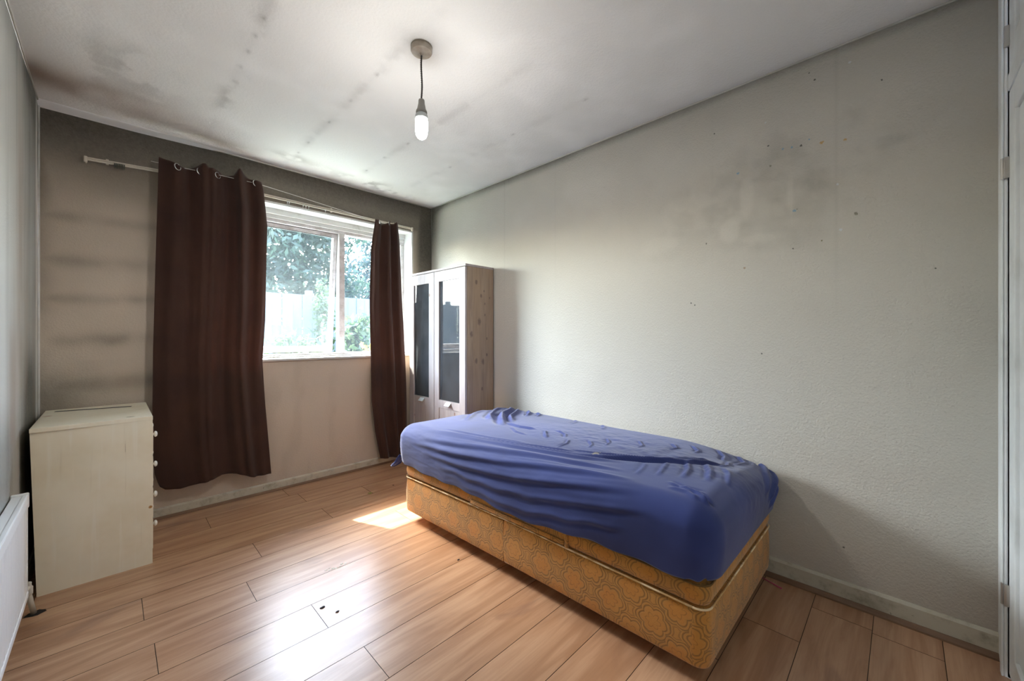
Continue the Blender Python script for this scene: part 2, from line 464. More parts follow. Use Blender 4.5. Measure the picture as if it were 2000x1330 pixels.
# skirting, beads -----------------------------------------------------
m_skirt = M('old_gloss_paint', rough=.45)
co = m_skirt.obj()
c = m_skirt.mix(m_skirt.ss(.45, .8, m_skirt.noise(co, 14, 5, .7)), lin((188, 184, 168)), lin((140, 132, 112)))
c = m_skirt.mix(m_skirt.ss(.70, .78, m_skirt.noise(co, 38, 3, .6)), c, lin((84, 74, 62)))
m_skirt.color(c)
m_bead = M('wood_floor_bead', rough=.5)
c = m_bead.mix(m_bead.noise(m_bead.mapping(m_bead.obj(), (3, 3, 40)), 3, 4), lin((134, 104, 78)), lin((92, 68, 50)))
m_bead.color(c)
def struct(name, bm, mat, **k): return obj(name, bm, mat, kind='structure', **k)
bm = B(); prism(bm, [(YW, .0), (YW, .066), (YW-.006, .066), (YW-.014, .058), (YW-.014, 0)], 'x', XL, 1.9)
struct('baseboard_window', bm, m_skirt)
bm = B(); prism(bm, [(YW-.014, .0), (YW-.014, .015), (YW-.020, .014), (YW-.028, .006), (YW-.029, 0)], 'x', XL, 1.9)
struct('trim_1', bm, m_bead)
bm = B(); prism(bm, [(XR, .0), (XR, .088), (XR-.006, .088), (XR-.014, .078), (XR-.014, 0)], 'y', YB, YW)
struct('baseboard_right', bm, m_skirt)
bm = B(); prism(bm, [(XR-.014, .0), (XR-.014, .020), (XR-.020, .020), (XR-.031, .007), (XR-.032, 0)], 'y', YB, YW)
struct('trim_2', bm, m_bead)
bm = B(); prism(bm, [(XL, .0), (XL, .07), (XL+.008, .07), (XL+.014, .06), (XL+.014, 0)], 'y', YB, YW)
struct('baseboard_left', bm, m_skirt)
# painted corner beads of the room
m_white = M('yellowed_white_gloss', rough=.35)
co = m_white.obj()
c = m_white.mix(m_white.ss(.4, .8, m_white.noise(co, 7, 5, .6)), (.70, .70, .67), (.50, .49, .45))
m_white.color(c)
m_cove = M('sooty_filler_line', (.50, .48, .43), .7)
bm = B(); tube(bm, [(XL+.003, YW-.003, 0), (XL+.003, YW-.003, H)], .005, 8); struct('trim_3', bm, m_white, smooth=True)
bm = B(); tube(bm, [(XR-.002, YB, H-.003), (XR-.002, YW, H-.003)], .005, 8); struct('trim_4', bm, m_cove, smooth=True)
bm = B(); tube(bm, [(XL, YW-.002, H-.003), (XR, YW-.002, H-.003)], .0045, 8); struct('trim_5', bm, m_cove, smooth=True)
bm = B(); tube(bm, [(XR-.002, YW-.002, .0), (XR-.002, YW-.002, H)], .0035, 8); struct('trim_6', bm, M('dim_filler', (.20, .19, .17), .7), smooth=True)
bm = B(); tube(bm, [(XL+.003, YB, H-.003), (XL+.003, YW, H-.003)], .004, 8); struct('trim_7', bm, m_cove, smooth=True)
# pale painted strip along the window-wall side of the ceiling, left part
bm = B()
cs = [[bm.verts.new((x_, YW-a*k_, H-b*k_)) for a, b in ((0, 0), (.055, 0), (.05, .004), (.006, .022), (0, .026))] for x_, k_ in ((XL, 1), (.1, .9), (.35, .6), (.62, .05))]
for ra_, rb_ in zip(cs[:-1], cs[1:]):
    for i in range(5): bm.faces.new([ra_[i], ra_[(i+1) % 5], rb_[(i+1) % 5], rb_[i]])
bm.faces.new(cs[0][::-1]); bm.faces.new(cs[-1])
struct('trim_8', bm, M('pale_cove', (.80, .81, .82), .5))

# ------------------------------------------------------------------ window
m_reveal = M('reveal_paint', rough=.4)
co = m_reveal.obj()
m_reveal.color(m_reveal.mix(m_reveal.ss(.5, .8, m_reveal.noise(co, 11, 5, .65)), (.72, .73, .72), (.46, .46, .43)))
bm = B()
box(bm, OX1-.012, OX1+.002, YW-.004, 3.452, OZ0, OZ1, 0)           # right lining
box(bm, OX0-.002, OX0+.012, YW-.004, 3.452, OZ0, OZ1, 0)
box(bm, OX0, OX1, YW-.004, 3.452, OZ1-.012, OZ1+.002, 0)
box(bm, OX0, OX1, 3.425, 3.455, OZ1-.052, OZ1-.010, .003)          # stepped boards over the frame
box(bm, OX0, OX1, 3.440, 3.460, OZ1-.082, OZ1-.050, .003)
struct('trim_9', bm, m_reveal)
FY0, FY1 = 3.452, 3.515
m_frame = M('weathered_frame', rough=.5)
co = m_frame.obj()
c = m_frame.mix(m_frame.ss(.35, .75, m_frame.noise(co, 16, 5, .7)), lin((226, 224, 226)), lin((190, 185, 184)))
m_frame.color(c)
m_board = M('window_board_paint', rough=.35)
co = m_board.obj()
m_board.color(m_board.mix(m_board.ss(.62, .72, m_board.noise(m_board.mapping(co, (1, 5, 5)), 12, 4, .6)), (.52, .52, .51), lin((120, 112, 104))))
win = thing('window_1', 'white framed two-light window with its left light ajar, between brown curtains', 'window', (1.15, 3.48, OZ0))
win['kind'] = 'structure'
MX0, MX1 = 1.372, 1.422
bm = B()
zb, zt = 1.000, 2.048
box(bm, OX0, OX1, FY0, FY1, OZ0, zb, .003)
box(bm, OX0, OX1, FY0, FY1, 2.022, zt+.09, .003)
box(bm, OX0, OX0+.045, FY0, FY1, zb, 2.022, .003)
box(bm, OX1-.045, OX1, FY0, FY1, zb, 2.022, .003)
obj('window_frame', bm, m_frame, win)
bm = B(); box(bm, MX0, MX1, FY0-.004, FY1, zb-.002, 2.024, .004); obj('mullion', bm, m_frame, win)
# glass
def pane_mat(name, haze, tint, rough=.02):
    m = M(name)
    for n in list(m.n):
        if n != m.out: m.n.remove(n)
    co = m.obj()
    tr = m.node('ShaderNodeBsdfTransparent'); tr.inputs[0].default_value = (.93, .97, .96, 1)
    gl = m.node('ShaderNodeBsdfGlossy'); gl.inputs['Roughness'].default_value = rough
    df = m.node('ShaderNodeBsdfTranslucent'); df.inputs[0].default_value = (*tint, 1)
    mx = m.node('ShaderNodeMixShader')
    st = m.math('MULTIPLY', m.math('ADD', .75, m.math('MULTIPLY', m.noise(m.mapping(co, (6, 1, 1.2)), 3, 5, .65), .5)), haze)
    m.put(mx.inputs[0], st); m.l.new(tr.outputs[0], mx.inputs[1]); m.l.new(df.outputs[0], mx.inputs[2])
    mx2 = m.node('ShaderNodeMixShader'); m.put(mx2.inputs[0], .05)
    m.l.new(mx.outputs[0], mx2.inputs[1]); m.l.new(gl.outputs[0], mx2.inputs[2])
    m.l.new(mx2.outputs[0], m.out.inputs[0])
    return m
m_pane_l = pane_mat('dusty_glass', .0085, (.80, .97, 1.0))
m_pane_r = pane_mat('cleaner_glass', .006, (.55, .78, 1.0))
bm = B(); box(bm, MX1-.004, OX1-.04, 3.492, 3.497, zb-.004, 2.026); obj('glass_pane', bm, m_pane_r, win)
# opening light, hung at the top and pushed out at the foot
cas = thing('casement', 'x', 'x', (0, 0, 0)); del cas['category']; del cas['label']
cas.parent = win
ang = math.radians(6.5)
cas_origin = Vector((0, 3.500, 2.020))
cas.location = cas_origin-Vector(win.location)
cas.rotation_euler = (ang, 0, 0)
def casobj(name, bm, mat):
    o = obj(name, bm, mat); o.parent = cas; return o
cx0, cx1, ch = OX0+.047, MX0-.002, 1.018
bm = B()
box(bm, cx0, cx0+.042, -.024, .024, -ch, 0, .003); box(bm, cx1-.032, cx1, -.024, .024, -ch, 0, .003)
box(bm, cx0+.042, cx1-.032, -.024, .024, -.030, 0, .003); box(bm, cx0+.042, cx1-.032, -.024, .024, -ch, -ch+.045, .003)
casobj('casement_frame', bm, m_frame)
bm = B(); box(bm, cx0+.036, cx1-.026, -.003, .003, -ch+.04, -.025); casobj('glass_pane', bm, m_pane_l)
# rubber line round the panes
m_rub = M('dark_gasket', (.10, .10, .11), .6)
bm = B()
box(bm, cx1+.0005, cx1+.0025, -.02, .02, -ch+.0, 0)
box(bm, cx0+.042, cx1-.032, -.0255, -.0235, -.034, -.029)
casobj('gasket', bm, m_rub)
m_metal = M('worn_metal', (.55, .53, .50), .35, Metallic=.9)
# stay arm and handle at the foot of the opening light
bm = B()
hx = 1.085
tube(bm, [(hx-.03, 3.462, 1.012), (hx+.02, 3.468, 1.016), (hx+.035, 3.475, 1.020)], .004, 8)
tube(bm, [(hx-.015, 3.462, 1.014), (hx-.030, 3.46, 1.050), (hx-.034, 3.458, 1.085)], [.005, .006, .004], 8)
box(bm, hx+.0, hx+.045, 3.448, 3.458, 1.000, 1.010, .002)
obj('window_stay', bm, m_metal, win, smooth=True, auto=40)
bm = B()
box(bm, OX0+.002, OX1-.002, 3.285, 3.460, .955, .972, .004)
box(bm, OX0+.002, OX1-.002, 3.425, 3.458, .971, .985, .003)
obj('window_board', bm, m_board, win)
bm = B(); box(bm, OX0-.03, OX1+.02, YW+.16, YW+WT+.05, .90, .950, .004); obj('outer_sill', bm, M('outer_sill_paint', (.6, .6, .58), .6), win)

# ------------------------------------------------------------------ cupboard door on the back wall
m_cup = M('pale_gloss_door', rough=.32)
co = m_cup.obj()
m_cup.color(m_cup.mix(m_cup.ss(.4, .8, m_cup.noise(co, 5, 4, .6)), (.80, .83, .83), (.64, .66, .65)))
bm = B()
box(bm, 2.10, XR, YB-.02, YB+.008, 0, H, .003)
box(bm, 2.100, 2.125, YB+.008, YB+.014, 0, H, .002)
struct('trim_10', bm, m_cup)
bm = B(); box(bm, CX0, 2.10, YB-.03, YB+.0, 1.955, 2.01, .003); struct('trim_11', bm, m_cup)
door = thing('door_1', 'pale gloss cupboard door with small hinges in the right corner', 'door', (1.6, YB-.02, 0)); door['kind'] = 'structure'
def panel_door(root, z0, z1):
    x0, x1 = CX0+.004, 2.094
    bm = B()
    box(bm, x0, x1, YB-.035, YB-.012, z0, z1, .002)
    st = .09
    box(bm, x0, x0+st, YB-.014, YB-.002, z0, z1, .003); box(bm, x1-st, x1, YB-.014, YB-.002, z0, z1, .003)
    box(bm, x0+st, x1-st, YB-.014, YB-.002, z0, z0+st, .003); box(bm, x0+st, x1-st, YB-.014, YB-.002, z1-st, z1, .003)
    obj('door_leaf', bm, m_cup, root)
panel_door(door, .02, 1.95)
for hz in (1.70, .279):
    bm = B(); box(bm, 2.082, 2.094, YB-.003, YB+.010, hz-.035, hz+.035, .002)
    tube(bm, [(2.097, YB+.012, hz-.035), (2.097, YB+.012, hz+.035)], .004, 8)
    obj('hinge', bm, m_metal, door, smooth=True, auto=40)
door2 = thing('door_2', 'small pale overhead cupboard door above the tall one', 'door', (1.6, YB-.02, 2.01)); door2['kind'] = 'structure'
panel_door(door2, 2.012, H-.01)
bm = B(); box(bm, 2.082, 2.094, YB-.003, YB+.010, 2.10, 2.17, .002); obj('hinge', bm, m_metal, door2)
bm = B(); box(bm, CX0-.05, 2.15, YB-.6, YB-.55, 0, H); box(bm, CX0-.05, CX0, YB-.6, YB-.1, 0, H); box(bm, 2.15, 2.2, YB-.6, YB-.1, 0, H)
struct('wall_cupboard', bm, m_cup)

# ------------------------------------------------------------------ bed
def xl(y): return 1.280+(2.21-y)/1.765*.058
def bedwarp(bm):
    for v in bm.verts:
        t = (v.co.x-1.28)/.915
        v.co.x += (1-t)*(xl(v.co.y)-1.28)
        k = min(1, max(0, (1.35-v.co.y)/.9)); v.co.z -= k*(.008+.012*min(1, max(0, (v.co.z-.06)/.21)))
m_fab = M('retro_floral_fabric', rough=.9)
uvb = m_fab.sep(m_fab.uv())
wob = m_fab.noise(m_fab.uv(), 3.0, 2)
pu = m_fab.math('ADD', uvb[0], m_fab.math('MULTIPLY', wob, .12)); pv = m_fab.math('ADD', uvb[1], m_fab.math('MULTIPLY', wob, .12))
def motif(m, du, dv):
    a = m.math('SUBTRACT', m.math('FRACT', m.math('ADD', pu, du)), .5)
    b = m.math('SUBTRACT', m.math('FRACT', m.math('ADD', pv, dv)), .5)
    r = m.math('SQRT', m.math('ADD', m.math('MULTIPLY', a, a), m.math('MULTIPLY', b, b)))
    th = m.math('ARCTAN2', b, a)
    pet = m.math('ABSOLUTE', m.math('COSINE', m.math('MULTIPLY', th, 3)))
    return r, m.math('ADD', r, m.math('MULTIPLY', m.math('SUBTRACT', .5, pet), .075)), th
rA, sA, tA = motif(m_fab, 0, 0)
rB, sB, tB = motif(m_fab, .5, .5)
smin = m_fab.math('MINIMUM', sA, sB)
def ringline(m, r0, wd):
    return m.ss(wd, wd*.35, m.math('ABSOLUTE', m.math('SUBTRACT', smin, r0)))
lines = m_fab.math('MAXIMUM', ringline(m_fab, .27, .024), ringline(m_fab, .345, .022))
lines = m_fab.math('MAXIMUM', lines, m_fab.math('MULTIPLY', ringline(m_fab, .405, .020), .7))
lines = m_fab.math('MAXIMUM', lines, m_fab.math('MULTIPLY', ringline(m_fab, .13, .018), .6))
rough_n = m_fab.noise(m_fab.obj(), 350, 2)
gold = m_fab.mix(m_fab.ss(.14, .30, smin), lin((198, 132, 50)), lin((186, 134, 62)))
gold = m_fab.mix(m_fab.ss(.35, .7, m_fab.noise(m_fab.obj(), 5, 3)), gold, lin((200, 142, 62)))
c = m_fab.mix(m_fab.math('MULTIPLY', lines, .62), gold, lin((108, 80, 42)))
c = m_fab.mix(m_fab.math('MULTIPLY', rough_n, .25), c, lin((120, 80, 30)))
# dirt near the foot corner
mz = m_fab.obj()
m_fab.color(c)
m_fab.bump(m_fab.math('ADD', rough_n, m_fab.math('MULTIPLY', lines, -.6)), .35, .002)
m_fab.set('Sheen Weight', .25)

bed = thing('divan_bed', 'single divan bed in worn orange floral fabric with blue fitted sheet', 'bed', (1.75, 1.32, 0))
FS = 1/.165
def fabric_block(name, x0, x1, y0, y1, z0, z1, rad, label=None, corners=(1, 1, 1, 1), mat=None):
    """upholstered block with rounded vertical corners; UVs wrap round the perimeter"""
    pts = []
    def arc(cx, cy, a0, r, on):
        if on:
            for k in range(9):
                a = a0+PI/2*k/8; pts.append((cx+r*math.cos(a), cy+r*math.sin(a)))
        else:
            pts.append((cx+r*math.copysign(1, math.cos(a0+PI/4)), cy+r*math.copysign(1, math.sin(a0+PI/4))))
    arc(x0+rad, y0+rad, PI, rad, corners[0]); arc(x1-rad, y0+rad, 1.5*PI, rad, corners[1])
    arc(x1-rad, y1-rad, 0, rad, corners[2]); arc(x0+rad, y1-rad, .5*PI, rad, corners[3])
    # densify
    P = []
    n = len(pts)
    for i in range(n):
        a = Vector(pts[i]); b = Vector(pts[(i+1) % n]); L = (b-a).length; m = max(1, int(L/.04))
        for k in range(m): P.append(a+(b-a)*k/m)
    cen = Vector(((x0+x1)/2, (y0+y1)/2))
    zsq = [(z0, -.012), (z0+.004, -.004), (z0+.012, 0)]+[(z0+.012+(z1-z0-.024)*k/6, .004*math.sin(PI*k/6)) for k in range(1, 6)]+[(z1-.012, 0), (z1-.004, -.004), (z1, -.012)]
    bm = B(); uvl = bm.loops.layers.uv.new('UVMap')
    n = len(P); per = [0]
    for i in range(n): per.append(per[-1]+(P[(i+1) % n]-P[i]).length)
    nrm = []
    for i in range(n):
        t = (P[(i+1) % n]-P[i-1]).normalized(); nrm.append(Vector((t.y, -t.x)))
    V = [[bm.verts.new((P[i].x+nrm[i].x*o, P[i].y+nrm[i].y*o, z)) for i in range(n)] for z, o in zsq]
    for j in range(len(zsq)-1):
        for i in range(n):
            f = bm.faces.new([V[j][i], V[j][(i+1) % n], V[j+1][(i+1) % n], V[j+1][i]])
            uu = [per[i], per[i+1], per[i+1], per[i]]; zz = [zsq[j][0], zsq[j][0], zsq[j+1][0], zsq[j+1][0]]
            for lp, a_, b_ in zip(f.loops, uu, zz): lp[uvl].uv = (a_*FS, b_*FS)
    for row, rev in ((V[0], True), (V[-1], False)):
        f = bm.faces.new(row[::-1] if rev else row)
        for lp in f.loops: lp[uvl].uv = (lp.vert.co.x*FS, lp.vert.co.y*FS)
    bedwarp(bm)
    return obj(name, bm, mat or m_fab, bed, smooth=True, auto=50, label=label)
BX0, BX1, BY0, BY1 = 1.280, 2.190, .445, 2.210
SPL = 1.350
fabric_block('base_section', BX0, BX1, BY0, SPL-.003, .062, .271, .045, corners=(1, 1, 0, 0))
fabric_block('base_section', BX0, BX1, SPL+.003, BY1, .062, .271, .045, corners=(0, 0, 1, 1))
fabric_block('base_top', BX0+.001, BX1-.001, BY0+.001, BY1-.001, .278, .350, .045)
# piping round the seam
m_pipe = M('pale_piping', rough=.8)
m_pipe.color(m_pipe.mix(m_pipe.ss(.4, .6, m_pipe.noise(m_pipe.obj(), 18, 3)), lin((232, 210, 170)), lin((196, 158, 104))))
def perim(x0, x1, y0, y1, r, z):
    out = []
    for cx, cy, a0 in ((x0+r, y0+r, PI), (x1-r, y0+r, 1.5*PI), (x1-r, y1-r, 0), (x0+r, y1-r, .5*PI)):
        for k in range(9):
            a = a0+PI/2*k/8; out.append((cx+r*math.cos(a), cy+r*math.sin(a), z))
    return out+[out[0]]
def dens(pp, st=.05):
    out = []
    for a, b in zip(pp[:-1], pp[1:]):
        a = Vector(a); b = Vector(b); m = max(1, int((b-a).length/st))
        out += [a+(b-a)*k/m for k in range(m)]
    return out+[Vector(pp[-1])]
bm = B(); tube(bm, dens(perim(BX0-.002, BX1+.002, BY0-.002, BY1+.002, .046, .2725)), .0035, 8); bedwarp(bm)
obj('piping', bm, m_pipe, bed, smooth=True)
m_pipe2 = M('brown_piping', lin((112, 82, 40)), .9)
bm = B(); tube(bm, dens(perim(BX0-.001, BX1+.001, BY0-.001, BY1+.001, .046, .349)), .0035, 8); bedwarp(bm)
obj('piping', bm, m_pipe2, bed, smooth=True)
# ragged flap of fabric folded on the upper band
bm = B(); uvl = bm.loops.layers.uv.new('UVMap')
fr = box(bm, BX0-.010, BX0+.002, .995, 1.58, .283, .302, .003)
box(bm, BX0-.014, BX0+.002, .975, .990, .279, .352, .003)
for f in bm.faces:
    for lp in f.loops: lp[uvl].uv = (lp.vert.co.y*FS+.3, lp.vert.co.z*FS)
bedwarp(bm)
obj('fabric_strap', bm, m_fab, bed, smooth=True, auto=40)
m_castor = M('dark_castor', (.03, .028, .026), .5)
for (cx_, cy_) in ((1.42, .62), (2.08, .62), (1.42, 1.22), (1.42, 1.50), (2.08, 1.50), (1.40, 2.08), (2.08, 2.08)):
    bm = B()
    lathe(bm, (cx_-.012, cy_, .027), [(.004, -.001), (.025, 0), (.0268, .004), (.0268, .020), (.025, .024), (.004, .025)], ax=(1, 0, 0), n=24)
    lathe(bm, (cx_, cy_, .050), [(.010, 0), (.012, .004), (.012, .014)], n=16)
    bedwarp(bm)
    obj('castor', bm, m_castor, bed, smooth=True, auto=40)
# loose threads under the front edge
# mattress
m_tick = M('mattress_ticking', (.55, .52, .45), .9)
bm = B()
fsx = box(bm, 1.292, 2.175, .455, 2.225, .352, .555, .03); bedwarp(bm)
obj('mattress', bm, m_tick, bed, smooth=True)

# the fitted sheet ------------------------------------------------
SX0, SX1, SY0, SY1 = 1.262, 2.195, .412, 2.262
ZT, ZB = .592, .352
def seg_dist(px, py, a, b):
    ax, ay = a; bx, by = b
    dx, dy = bx-ax, by-ay; L2 = dx*dx+dy*dy
    t = np.clip(((px-ax)*dx+(py-ay)*dy)/L2, 0, 1)
    qx = ax+t*dx; qy = ay+t*dy
    side = np.sign((px-ax)*dy-(py-ay)*dx)
    return np.hypot(px-qx, py-qy), side, t
def fold(px, py, pts, amp, wd):
    best = np.full(px.shape, 9.); tt = np.zeros(px.shape); sd_ = np.ones(px.shape)
    n = len(pts)-1
    for i in range(n):
        d, s, t = seg_dist(px, py, pts[i], pts[i+1])
        k = d < best
        best = np.where(k, d, best); tt = np.where(k, (i+t)/n, tt); sd_ = np.where(k, s, sd_)
    sgn = best*sd_
    env = np.clip(np.minimum(tt*5, (1-tt)*5), 0, 1)
    return env*amp*(gau(sgn, wd)-.6*gau(sgn-1.6*wd, wd))
rad = .085
iu0, iu1, iv0, iv1 = SX0+rad, SX1-rad, SY0+rad+.01, SY1-rad
nu, nv = 250, 400
drop = ZT-ZB-rad
ext = rad*PI/2+drop
uu = np.linspace(iu0-ext, iu1+ext, nu); vv = np.linspace(iv0-ext, iv1+ext, nv)
U, V = np.meshgrid(uu, vv, indexing='ij')
cu = np.clip(U, iu0, iu1); cv = np.clip(V, iv0, iv1)
du = U-cu; dv = V-cv
L = np.hypot(du, dv); Ls = np.maximum(L, 1e-9)
# square the parameter in the corners so the hem stays level
Lm = np.maximum(np.abs(du), np.abs(dv)); 
Lp = np.where(L > 0, Lm, 0)
dx_, dy_ = du/Ls, dv/Ls
ang_ = np.clip(Lp/rad, 0, PI/2)
below = np.clip(Lp-rad*PI/2, 0, None)
out = rad*np.sin(ang_); dn = rad*(1-np.cos(ang_))+below*(drop/(ext-rad*PI/2))
X = cu+dx_*out; Y = cv+dy_*out; Z = ZT-dn
NX = dx_*np.sin(ang_); NY = dy_*np.sin(ang_); NZ = np.cos(ang_)
# in-plane unrolled coordinates for folds: a = across the bed (x), b = along (y)
PA, PB = U, V
hgt = np.zeros_like(U)
# crown and sag of the old mattress
topm = np.clip(1-Lp/.08, 0, 1)
Z += topm*(.012*np.sin(PI*np.clip((cu-iu0)/(iu1-iu0), 0, 1))*np.sin(PI*np.clip((cv-iv0)/(iv1-iv0), 0, 1)))
Z += topm*.012*(fbm(cu, cv, 131, 1.6)-.5)
Z -= .058*sst(.85, .38, Y)*sst(1.65, 2.15, X)*np.clip((Z-ZB)/(ZT-ZB), 0, 1)
# big pulled folds over the front edge (front edge at U=iu0)
E0 = iu0
for pts, a, wd in [
        ([(E0-.04, 2.06), (E0-.01, 1.75), (E0+.03, 1.40), (E0+.10, 1.05), (E0+.17, .86)], .013, .017),
        ([(E0-.09, 2.02), (E0-.07, 1.70), (E0-.03, 1.35), (E0+.03, 1.02), (E0+.08, .80)], .015, .016),
        ([(E0-.13, 2.05), (E0-.12, 1.70), (E0-.09, 1.35), (E0-.04, 1.0), (E0+.01, .72)], .015, .016),
        ([(E0-.17, 1.98), (E0-.165, 1.6), (E0-.14, 1.25), (E0-.09, .92), (E0-.05, .66)], .014, .016),
        ([(E0-.21, 1.85), (E0-.21, 1.5), (E0-.19, 1.15), (E0-.14, .80), (E0-.11, .62)], .011, .015),
        ([(E0-.26, 1.6), (E0-.25, 1.25), (E0-.22, .9), (E0-.19, .70)], .009, .014),
        ([(E0-.02, 1.9), (E0+.03, 1.55), (E0+.10, 1.2), (E0+.17, .98)], .007, .010),
        ([(E0+.03, 1.95), (E0+.07, 1.6), (E0+.12, 1.3)], .005, .012),
        ([(E0+.02, 1.75), (E0+.09, 1.35), (E0+.16, 1.05), (E0+.24, .85)], .008, .010),
        ([(1.48, 1.20), (1.54, 1.02), (1.62, .86), (1.72, .72)], .008, .009),
        ([(1.46, 1.12), (1.52, .96), (1.60, .80), (1.72, .66), (1.86, .56)], .012, .010),
        ([(1.50, .98), (1.60, .80), (1.74, .66), (1.86, .55)], .009, .008),
        ([(1.86, .62), (1.80, .66), (1.70, .74)], .010, .009),
        # radiating folds toward the foot corner
        ([(1.72, .66), (1.62, .62), (1.50, .60)], .007, .010), ([(1.78, .60), (1.66, .55), (1.54, .52)], .008, .011),
        ([(1.66, .72), (1.56, .70), (1.46, .68)], .005, .009), ([(1.80, .54), (1.70, .49), (1.58, .46)], .006, .010),
        ([(1.58, .78), (1.50, .76), (1.42, .75)], .004, .009),
        # heap beside the cabinet
        ([(2.17, 2.14), (2.05, 2.05), (1.90, 1.98), (1.76, 1.84), (1.66, 1.72)], .024, .020),
        ([(2.16, 2.06), (2.02, 1.96), (1.88, 1.88), (1.76, 1.74)], .018, .014),
        ([(2.12, 2.20), (1.98, 2.14), (1.82, 2.02), (1.74, 1.92)], .016, .018),
        ([(2.00, 2.24), (1.80, 2.16), (1.60, 2.00)], .010, .020),
        ([(2.17, 1.98), (2.08, 1.88), (1.98, 1.82)], .012, .012), ([(2.17, 1.90), (2.10, 1.80), (2.02, 1.76)], .009, .010),
        ([(1.72, 1.76), (1.70, 1.62), (1.72, 1.50)], .009, .010), ([(1.66, 1.66), (1.60, 1.56), (1.58, 1.46)], .005, .008),
        ([(1.73, 1.45), (1.66, 1.40), (1.60, 1.34)], .008, .008), ([(1.78, 1.42), (1.74, 1.32), (1.68, 1.28)], .006, .007),
        ([(1.66, 1.24), (1.58, 1.20), (1.50, 1.20)], .006, .006), ([(1.72, 1.16), (1.66, 1.10), (1.60, 1.08)], .006, .006),
        ([(1.84, 1.12), (1.76, 1.06), (1.68, 1.04)], .006, .006), ([(1.92, .98), (1.84, .92), (1.78, .92)], .005, .006),
        ([(2.00, .84), (1.92, .78), (1.86, .80)], .006, .007), ([(2.06, .76), (1.98, .70), (1.92, .70)], .006, .007),
        ([(2.14, .66), (2.04, .60), (1.94, .58)], .007, .009), ([(2.16, .58), (2.06, .52), (1.92, .53)], .007, .009),
        ([(1.96, .56), (1.86, .54), (1.80, .56)], .006, .008),
        ([(2.17, 1.55), (2.08, 1.48), (2.0, 1.47)], .004, .010), ([(2.17, 1.35), (2.09, 1.28), (2.02, 1.26)], .004, .010),
        # foot side
        ([(2.20, iv0-.02), (2.05, iv0-.07), (1.90, iv0-.15)], .010, .014), ([(2.22, iv0-.07), (2.08, iv0-.13), (1.96, iv0-.20)], .012, .014),
        ([(2.20, iv0-.14), (2.10, iv0-.19), (2.0, iv0-.25)], .010, .012),
        ([(iu0-.02, iv0-.03), (iu0+.02, iv0+.03), (iu0+.03, iv0+.10)], .014, .014),
        ([(iu0-.01, iv0-.05), (iu0+.03, iv0+.00), (iu0+.05, iv0+.07)], .020, .0125),
        ([(iu0+.06, iv0-.02), (iu0+.05, iv0+.06), (iu0+.08, iv0+.12)], .006, .010)]:
    hgt += fold(PA, PB, pts, a*(.62 if wd >= .014 and pts[0][0] < 1.40 else 1.0), wd*(.8 if pts[0][0] < 1.40 else 1))
# fine creasing, stretched along the bed
cr = fbm(PA*5, PB*1.0, 141, 7, 4)
hgt += .0035*(np.abs(cr-.5)*2)*(-1)*sst(.02, -.1, PA-iu0+.0)*sst(.5, 1.3, PB)
cr2 = fbm(PA*1.2, PB*1.2, 151, 14, 3)
mid = gau(PA-1.78, .22)*gau(PB-.95, .55)
hgt += .006*(cr2-.5)*mid*2
cr3 = fbm(PA+PB*.6, PB-PA*.5, 155, 30, 2)
hgt += .0015*(cr3-.5)*mid*2
hgt += .0022*(fbm(PA, PB, 161, 6, 3)-.5)
X = X+NX*hgt; Y = Y+NY*hgt; Z = Z+NZ*hgt
# bulge of the side, hem wave
side = sst(0, .10, below)
zmid = np.clip((ZT-Z)/(ZT-ZB), 0, 1)
bul = .014*np.sin(PI*zmid)*(L > 0)
X += dx_*bul; Y += dy_*bul
front = (du < 0)*(np.abs(du) >= np.abs(dv))
Z -= front*.024*gau(V-1.25, .42)*sst(.3, 1.0, zmid)
Z += front*.010*np.sin(V*9)*sst(.5, 1, zmid)*.6
Z = np.where((du < 0) & (zmid > .6), Z+.004*np.sin(V*31), Z)
X -= front*.016*sst(.4, 1.0, zmid)*gau(V-1.3, .6)        # hem lies outside the base
X = np.minimum(X, XR-.006)
verts = np.stack([X, Y, Z], -1).reshape(-1, 3)
faces = [(i*nv+j, (i+1)*nv+j, (i+1)*nv+j+1, i*nv+j+1) for i in range(nu-1) for j in range(nv-1)]
me = bpy.data.meshes.new('fitted_sheet')
for v in verts:
    t = (v[0]-1.28)/.915
    v[0] += (1-t)*(xl(v[1])-1.28)
me.from_pydata((verts-np.array(bed.location)).tolist(), [], faces)
for p in me.polygons: p.use_smooth = True
m_sheet = M('blue_jersey_sheet', rough=.75)
co = m_sheet.obj()
c = m_sheet.mix(m_sheet.ss(.3, .8, m_sheet.noise(co, 3, 3)), lin((54, 68, 128)), lin((43, 54, 104)))
st = m_sheet.math('ADD', m_sheet.dist(co, (1.56-1.75, 1.0-1.32, .605)), m_sheet.math('MULTIPLY', m_sheet.math('SUBTRACT', m_sheet.noise(co, 45, 3), .5), .07))
c = m_sheet.mix(m_sheet.ss(.020, .008, st), c, lin((150, 145, 130)))
c = m_sheet.mix(m_sheet.math('MULTIPLY', m_sheet.noise(co, 500, 1), .12), c, lin((30, 34, 70)))
m_sheet.color(c)
m_sheet.set('Sheen Weight', .25); m_sheet.set('Specular IOR Level', .15)
m_sheet.bump(m_sheet.noise(co, 700, 2), .15, .001)
me.materials.append(m_sheet.m)
sh = bpy.data.objects.new('fitted_sheet', me); C.objects.link(sh); sh.parent = bed
sm = sh.modifiers.new('thickness', 'SOLIDIFY'); sm.thickness = .0015; sm.offset = -1
